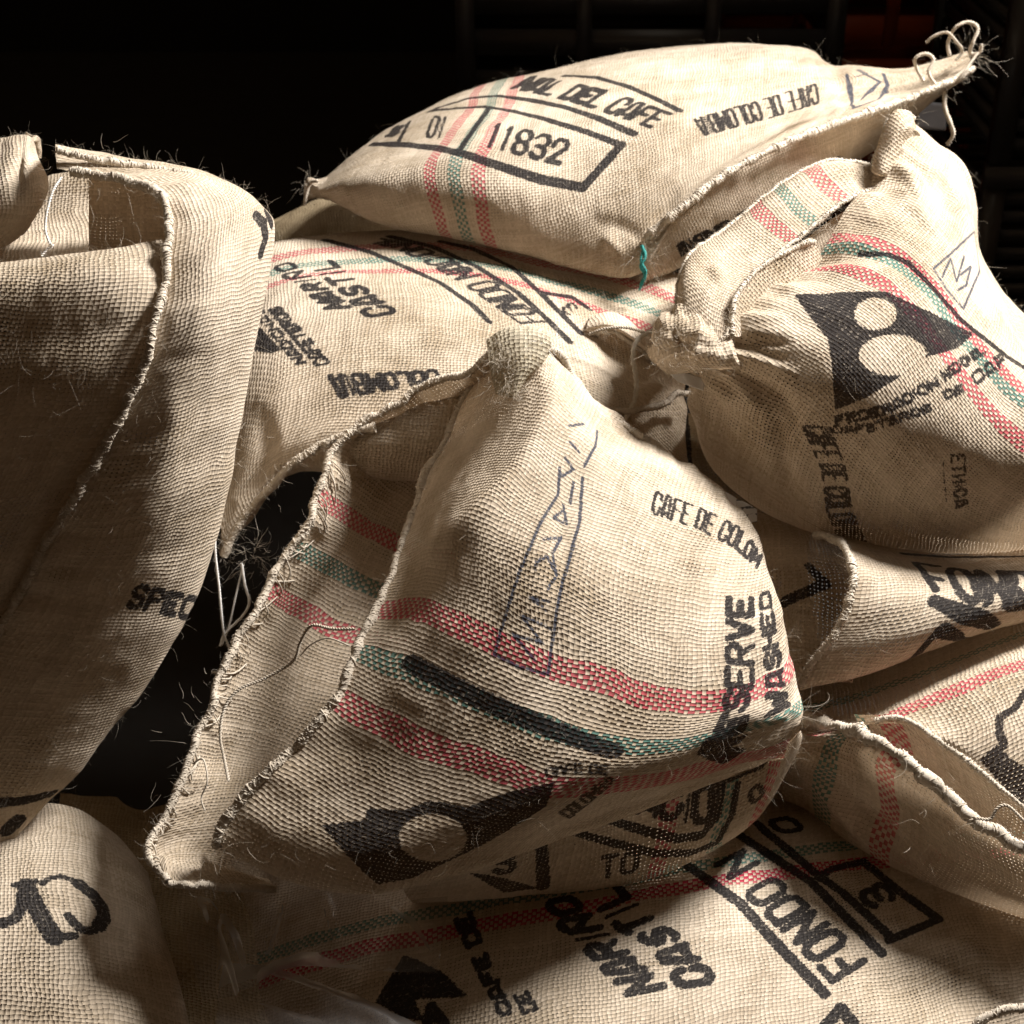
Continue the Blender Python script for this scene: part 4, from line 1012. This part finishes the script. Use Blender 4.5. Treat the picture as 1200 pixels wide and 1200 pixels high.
hem(pix_path([(1140,1205,1.125),(1160,1190,1.122),(1180,1183,1.12),(1215,1180,1.12)], 40), t, 'end_seam', r=0.004, seed=44, fr=4)

t = thing('full_burlap_sack', 'rounded burlap sack with a large black script letter, below the slumped sack', 'sack', 'burlap sacks in the heap')
s = Sheet([
 [(-80,945,1.36),(20,940,1.35),(85,945,1.345),(138,978,1.34),(172,1020,1.34)],
 [(-80,985,1.29),(20,980,1.28),(90,982,1.275),(146,1012,1.28),(182,1052,1.295)],
 [(-80,1040,1.23),(20,1035,1.222),(92,1038,1.22),(152,1062,1.23),(192,1095,1.255)],
 [(-80,1110,1.18),(20,1105,1.175),(95,1105,1.173),(160,1120,1.188),(206,1140,1.22)],
 [(-80,1190,1.145),(20,1185,1.14),(98,1185,1.14),(168,1195,1.157),(220,1205,1.195)],
 [(-80,1280,1.12),(20,1275,1.118),(100,1275,1.118),(175,1280,1.138),(230,1285,1.18)]],
 curl=(('r', 0.08), ('b', 0.06)), seed=241, uref=0.4, vref=0.5, noise=(0.0025, 0.001))
s.line([(50,1036),(58,1029),(70,1027),(85,1031),(95,1038)], 4); s.line([(92,1036),(108,1047),(119,1062),(122,1075),(116,1085)], 9); s.line([(118,1086),(104,1091),(92,1087),(80,1073)], 6)
s.line([(30,1037),(40,1058),(50,1078),(63,1098)], 12); s.line([(58,1101),(88,1096)], 5); s.line([(16,1037),(42,1032)], 4); s.line([(26,1048),(26,1062),(18,1076),(4,1082),(-10,1080),(-20,1070)], 8)
s.finish('panel', burlap('burlap_corner_sack', (), 0.0036), t); s.fuzz(t, 1400, 0.004, 0.03, seed=37)

# ================================================================== dark sacks deep in the heap
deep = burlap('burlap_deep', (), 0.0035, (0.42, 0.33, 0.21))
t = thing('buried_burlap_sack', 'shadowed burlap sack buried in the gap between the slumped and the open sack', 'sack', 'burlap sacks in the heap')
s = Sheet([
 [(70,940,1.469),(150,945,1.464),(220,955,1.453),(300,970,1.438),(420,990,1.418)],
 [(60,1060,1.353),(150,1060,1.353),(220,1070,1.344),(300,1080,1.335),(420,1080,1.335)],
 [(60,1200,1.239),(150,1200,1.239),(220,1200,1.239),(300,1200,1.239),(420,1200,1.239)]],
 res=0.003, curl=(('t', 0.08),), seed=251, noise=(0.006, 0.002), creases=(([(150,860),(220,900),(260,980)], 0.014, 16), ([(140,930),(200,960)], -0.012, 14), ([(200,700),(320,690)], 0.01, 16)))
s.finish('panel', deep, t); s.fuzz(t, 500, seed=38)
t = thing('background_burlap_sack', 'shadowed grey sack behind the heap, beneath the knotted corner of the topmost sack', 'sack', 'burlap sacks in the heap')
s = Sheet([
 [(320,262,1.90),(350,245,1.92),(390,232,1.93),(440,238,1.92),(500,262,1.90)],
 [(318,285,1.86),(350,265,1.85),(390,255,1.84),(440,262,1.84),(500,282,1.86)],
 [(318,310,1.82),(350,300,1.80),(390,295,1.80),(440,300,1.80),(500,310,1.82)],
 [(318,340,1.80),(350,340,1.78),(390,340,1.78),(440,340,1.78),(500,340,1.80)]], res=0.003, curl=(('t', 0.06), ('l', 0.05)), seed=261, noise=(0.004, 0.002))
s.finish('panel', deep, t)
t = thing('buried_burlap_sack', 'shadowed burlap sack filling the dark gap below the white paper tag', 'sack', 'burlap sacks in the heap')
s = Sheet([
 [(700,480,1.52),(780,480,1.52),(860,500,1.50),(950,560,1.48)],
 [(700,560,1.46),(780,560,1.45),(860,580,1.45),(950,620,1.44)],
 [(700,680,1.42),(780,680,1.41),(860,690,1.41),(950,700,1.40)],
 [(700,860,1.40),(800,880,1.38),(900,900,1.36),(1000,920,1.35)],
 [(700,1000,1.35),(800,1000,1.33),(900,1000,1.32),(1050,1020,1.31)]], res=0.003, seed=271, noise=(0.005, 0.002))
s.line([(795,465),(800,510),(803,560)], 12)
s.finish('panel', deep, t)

# ================================================================== paper tags and the plastic liner
def slab(name, pts, th, mat, parent=None):
    """thin bent sheet with thickness; pts: rows of (px,py,d)"""
    G = np.array(pts, float); P = at(G[..., 0], G[..., 1], G[..., 2]); P = cr(P, 10).transpose(1, 0, 2); P = cr(P, 16).transpose(1, 0, 2)
    o = mesh_obj(name, P, grid_faces(10, 16), mat, parent)
    md = o.modifiers.new('thickness', 'SOLIDIFY'); md.thickness = th
    return o
N = NT('printed_tag')
g_ = N.n('ShaderNodeNewGeometry').outputs['Position']
wv = N.n('ShaderNodeTexWave', wave_type='BANDS', bands_direction='Z'); N.t.links.new(g_, wv.inputs[0]); wv.inputs['Scale'].default_value = 55; wv.inputs['Distortion'].default_value = 1.5
cc = N.mix(N.m('MULTIPLY', N.smooth(wv.outputs['Fac'], 0.75, 0.8), N.smooth(N.noise(g_, 300, 2), 0.4, 0.5)), (0.74, 0.73, 0.71), (0.12, 0.12, 0.12))
pr = N.n('ShaderNodeBsdfPrincipled'); N.t.links.new(cc, pr.inputs['Base Color']); pr.inputs['Roughness'].default_value = 0.5; N.t.links.new(pr.outputs[0], N.out.inputs[0])
t = thing('paper_tag', 'creased white paper tag sticking out behind the open empty sack', 'tag')
slab('strip', [[(805,561,1.32),(830,568,1.315),(858,581,1.312),(868,590,1.315)],[(812,572,1.31),(836,580,1.305),(856,594,1.302),(866,604,1.305)]], 0.0004, PAPER, t)
slab('printed_end', [[(863,585,1.298),(874,589,1.298),(887,597,1.30)],[(860,614,1.296),(872,613,1.296),(887,612,1.30)]], 0.0004, N.mat, t)
o = slab('sack_label', [[(778,432,1.325),(802,436,1.32),(828,445,1.32)],[(794,447,1.318),(810,453,1.316),(824,458,1.318)]], 0.0004, PAPER)
tag(o, 'small white cloth label under the gathered knot of the striped mouth', 'label')

o = slab('paper_card', [[(1076,118,2.05),(1094,120,2.05),(1110,122,2.05)],[(1074,150,2.06),(1092,152,2.06),(1108,153,2.06)]], 0.0005, plain('pale_card', (0.42, 0.44, 0.50), 0.6, 60, 0.08))
tag(o, 'pale paper card in the dark behind the frayed ear of the topmost sack', 'card')

N = NT('clear_plastic_film')
g_ = N.n('ShaderNodeNewGeometry').outputs['Position']
tp = N.n('ShaderNodeBsdfTransparent'); tp.inputs[0].default_value = (0.88, 0.87, 0.86, 1)
df = N.n('ShaderNodeBsdfDiffuse'); df.inputs[0].default_value = (0.50, 0.48, 0.47, 1)
gl = N.n('ShaderNodeBsdfGlossy'); gl.inputs['Roughness'].default_value = 0.32
bump = N.n('ShaderNodeBump'); bump.inputs['Strength'].default_value = 0.5; bump.inputs['Distance'].default_value = 0.003; N.t.links.new(N.noise(g_, 60, 3), bump.inputs['Height'])
N.t.links.new(bump.outputs[0], gl.inputs['Normal']); N.t.links.new(bump.outputs[0], df.inputs['Normal'])
m1 = N.n('ShaderNodeMixShader'); m1.inputs[0].default_value = 0.12; N.t.links.new(tp.outputs[0], m1.inputs[1]); N.t.links.new(df.outputs[0], m1.inputs[2])
fr = N.n('ShaderNodeLayerWeight'); fr.inputs[0].default_value = 0.25
m2 = N.n('ShaderNodeMixShader'); N.t.links.new(N.m('MULTIPLY', fr.outputs['Fresnel'], 0.25, clamp=True), m2.inputs[0]); N.t.links.new(m1.outputs[0], m2.inputs[1]); N.t.links.new(gl.outputs[0], m2.inputs[2])
N.t.links.new(m2.outputs[0], N.out.inputs[0])
FILM = N.mat
t = thing('plastic_liner', 'crumpled clear plastic liner under the lower corner of the open empty sack', 'plastic liner')
s = Sheet([
 [(205,1012,1.215),(250,1006,1.21),(300,1010,1.21),(380,1010,1.205),(440,1015,1.20),(528,1010,1.20)],
 [(214,1080,1.185),(262,1080,1.178),(310,1090,1.18),(380,1085,1.175),(440,1080,1.172),(522,1090,1.168)],
 [(226,1130,1.165),(276,1125,1.158),(320,1125,1.16),(375,1115,1.156),(430,1110,1.155),(515,1128,1.146)],
 [(236,1170,1.15),(280,1165,1.145),(318,1142,1.14),(368,1135,1.135),(425,1140,1.135),(512,1142,1.138)]],
 res=0.003, seed=281, noise=(0.006, 0.003), creases=(([(240,1050),(275,1120),(290,1190)], 0.012, 8), ([(330,1050),(310,1120)], -0.01, 5), ([(450,1060),(500,1120)], 0.008, 4), ([(260,1060),(250,1140)], -0.008, 4), ([(380,1040),(400,1120)], 0.007, 4), ([(480,1050),(515,1135)], -0.006, 4)))
s.finish('hanging_film', FILM, t)
s = Sheet([
 [(262,1128,1.185),(320,1136,1.172),(380,1158,1.152),(440,1178,1.135),(500,1202,1.12)],
 [(255,1165,1.155),(320,1168,1.145),(380,1182,1.13),(440,1198,1.118),(500,1220,1.105)],
 [(250,1240,1.12),(320,1240,1.11),(380,1240,1.10),(440,1245,1.09),(500,1260,1.08)]], res=0.003, seed=291, noise=(0.003, 0.003), creases=(([(300,1140),(380,1172),(480,1205)], 0.006, 7), ([(290,1165),(390,1195)], -0.005, 7)))
s.finish('crumpled_film', FILM, t)

# ================================================================== plastic crates in the dark behind
BLACKP = plain('black_plastic', (0.045, 0.042, 0.041), 0.35, 20, 0.2, 0.5)
ORANGEP = plain('orange_plastic', (0.42, 0.075, 0.02), 0.5, 20, 0.2)
def crate(name, label, cx, cy, z, w, dp, h, mat, nslat, group):
    t = thing(name, label, 'crate', group); t.location = (cx, cy, z)
    x0, x1, y0, y1 = -w / 2, w / 2, -dp / 2, dp / 2; p = 0.03
    for x in (x0, x1 - p):
        for y in (y0, y1 - p): box('corner_post', (x, y, 0), (x + p, y + p, h), mat, t)
    box('base', (x0 + p, y0 + p, 0.004), (x1 - p, y1 - p, 0.02), mat, t)
    box('rim', (x0 - 0.008, y0 - 0.008, h - 0.03), (x1 + 0.008, y0 - 0.002, h + 0.002), mat, t)
    box('rim', (x0 - 0.008, y1 + 0.002, h - 0.03), (x1 + 0.008, y1 + 0.008, h + 0.002), mat, t)
    sh = (h - 0.05) / nslat
    for i in range(nslat):
        zz = 0.02 + i * sh
        box('slat', (x0 + p, y0 + 0.006, zz), (x1 - p, y0 + 0.016, zz + sh * 0.62), mat, t)
        box('slat', (x0 + 0.006, y0 + p, zz), (x0 + 0.016, y1 - p, zz + sh * 0.62), mat, t)
        box('slat', (x0 + p, y1 - 0.016, zz), (x1 - p, y1 - 0.006, zz + sh * 0.62), mat, t)
        box('slat', (x1 - 0.016, y0 + p, zz), (x1 - 0.006, y1 - p, zz + sh * 0.62), mat, t)
    for f in (0.33, 0.66): box('rib', (x0 + w * f - 0.012, y0 - 0.002, 0.02), (x0 + w * f + 0.012, y0 + 0.005, h - 0.03), mat, t)
    return t
gN = 'stacked plastic crates behind the heap'
for k_, z in enumerate((0.0, 0.312, 0.624, 0.936)):
    crate('plastic_crate', 'black slatted plastic crate in the dark stack behind the topmost sack', 0.22, 2.75, z, 0.62, 0.42, 0.31, BLACKP, 4, gN)
    crate('plastic_crate', 'black finely slatted plastic crate in the stack behind the bulging right-hand sack', 0.93, 2.45, z, 0.46, 0.42, 0.31, BLACKP, 9, gN)
crate('plastic_crate', 'orange plastic crate glimpsed between the dark crate stacks', 0.60, 3.05, 0.0, 0.50, 0.36, 0.31, ORANGEP, 3, gN)
crate('plastic_crate', 'orange plastic crate glimpsed between the dark crate stacks', 0.60, 3.05, 0.312, 0.50, 0.36, 0.31, ORANGEP, 3, gN)
crate('plastic_crate', 'orange plastic crate glimpsed between the dark crate stacks', 0.60, 3.05, 0.624, 0.50, 0.36, 0.31, ORANGEP, 3, gN)
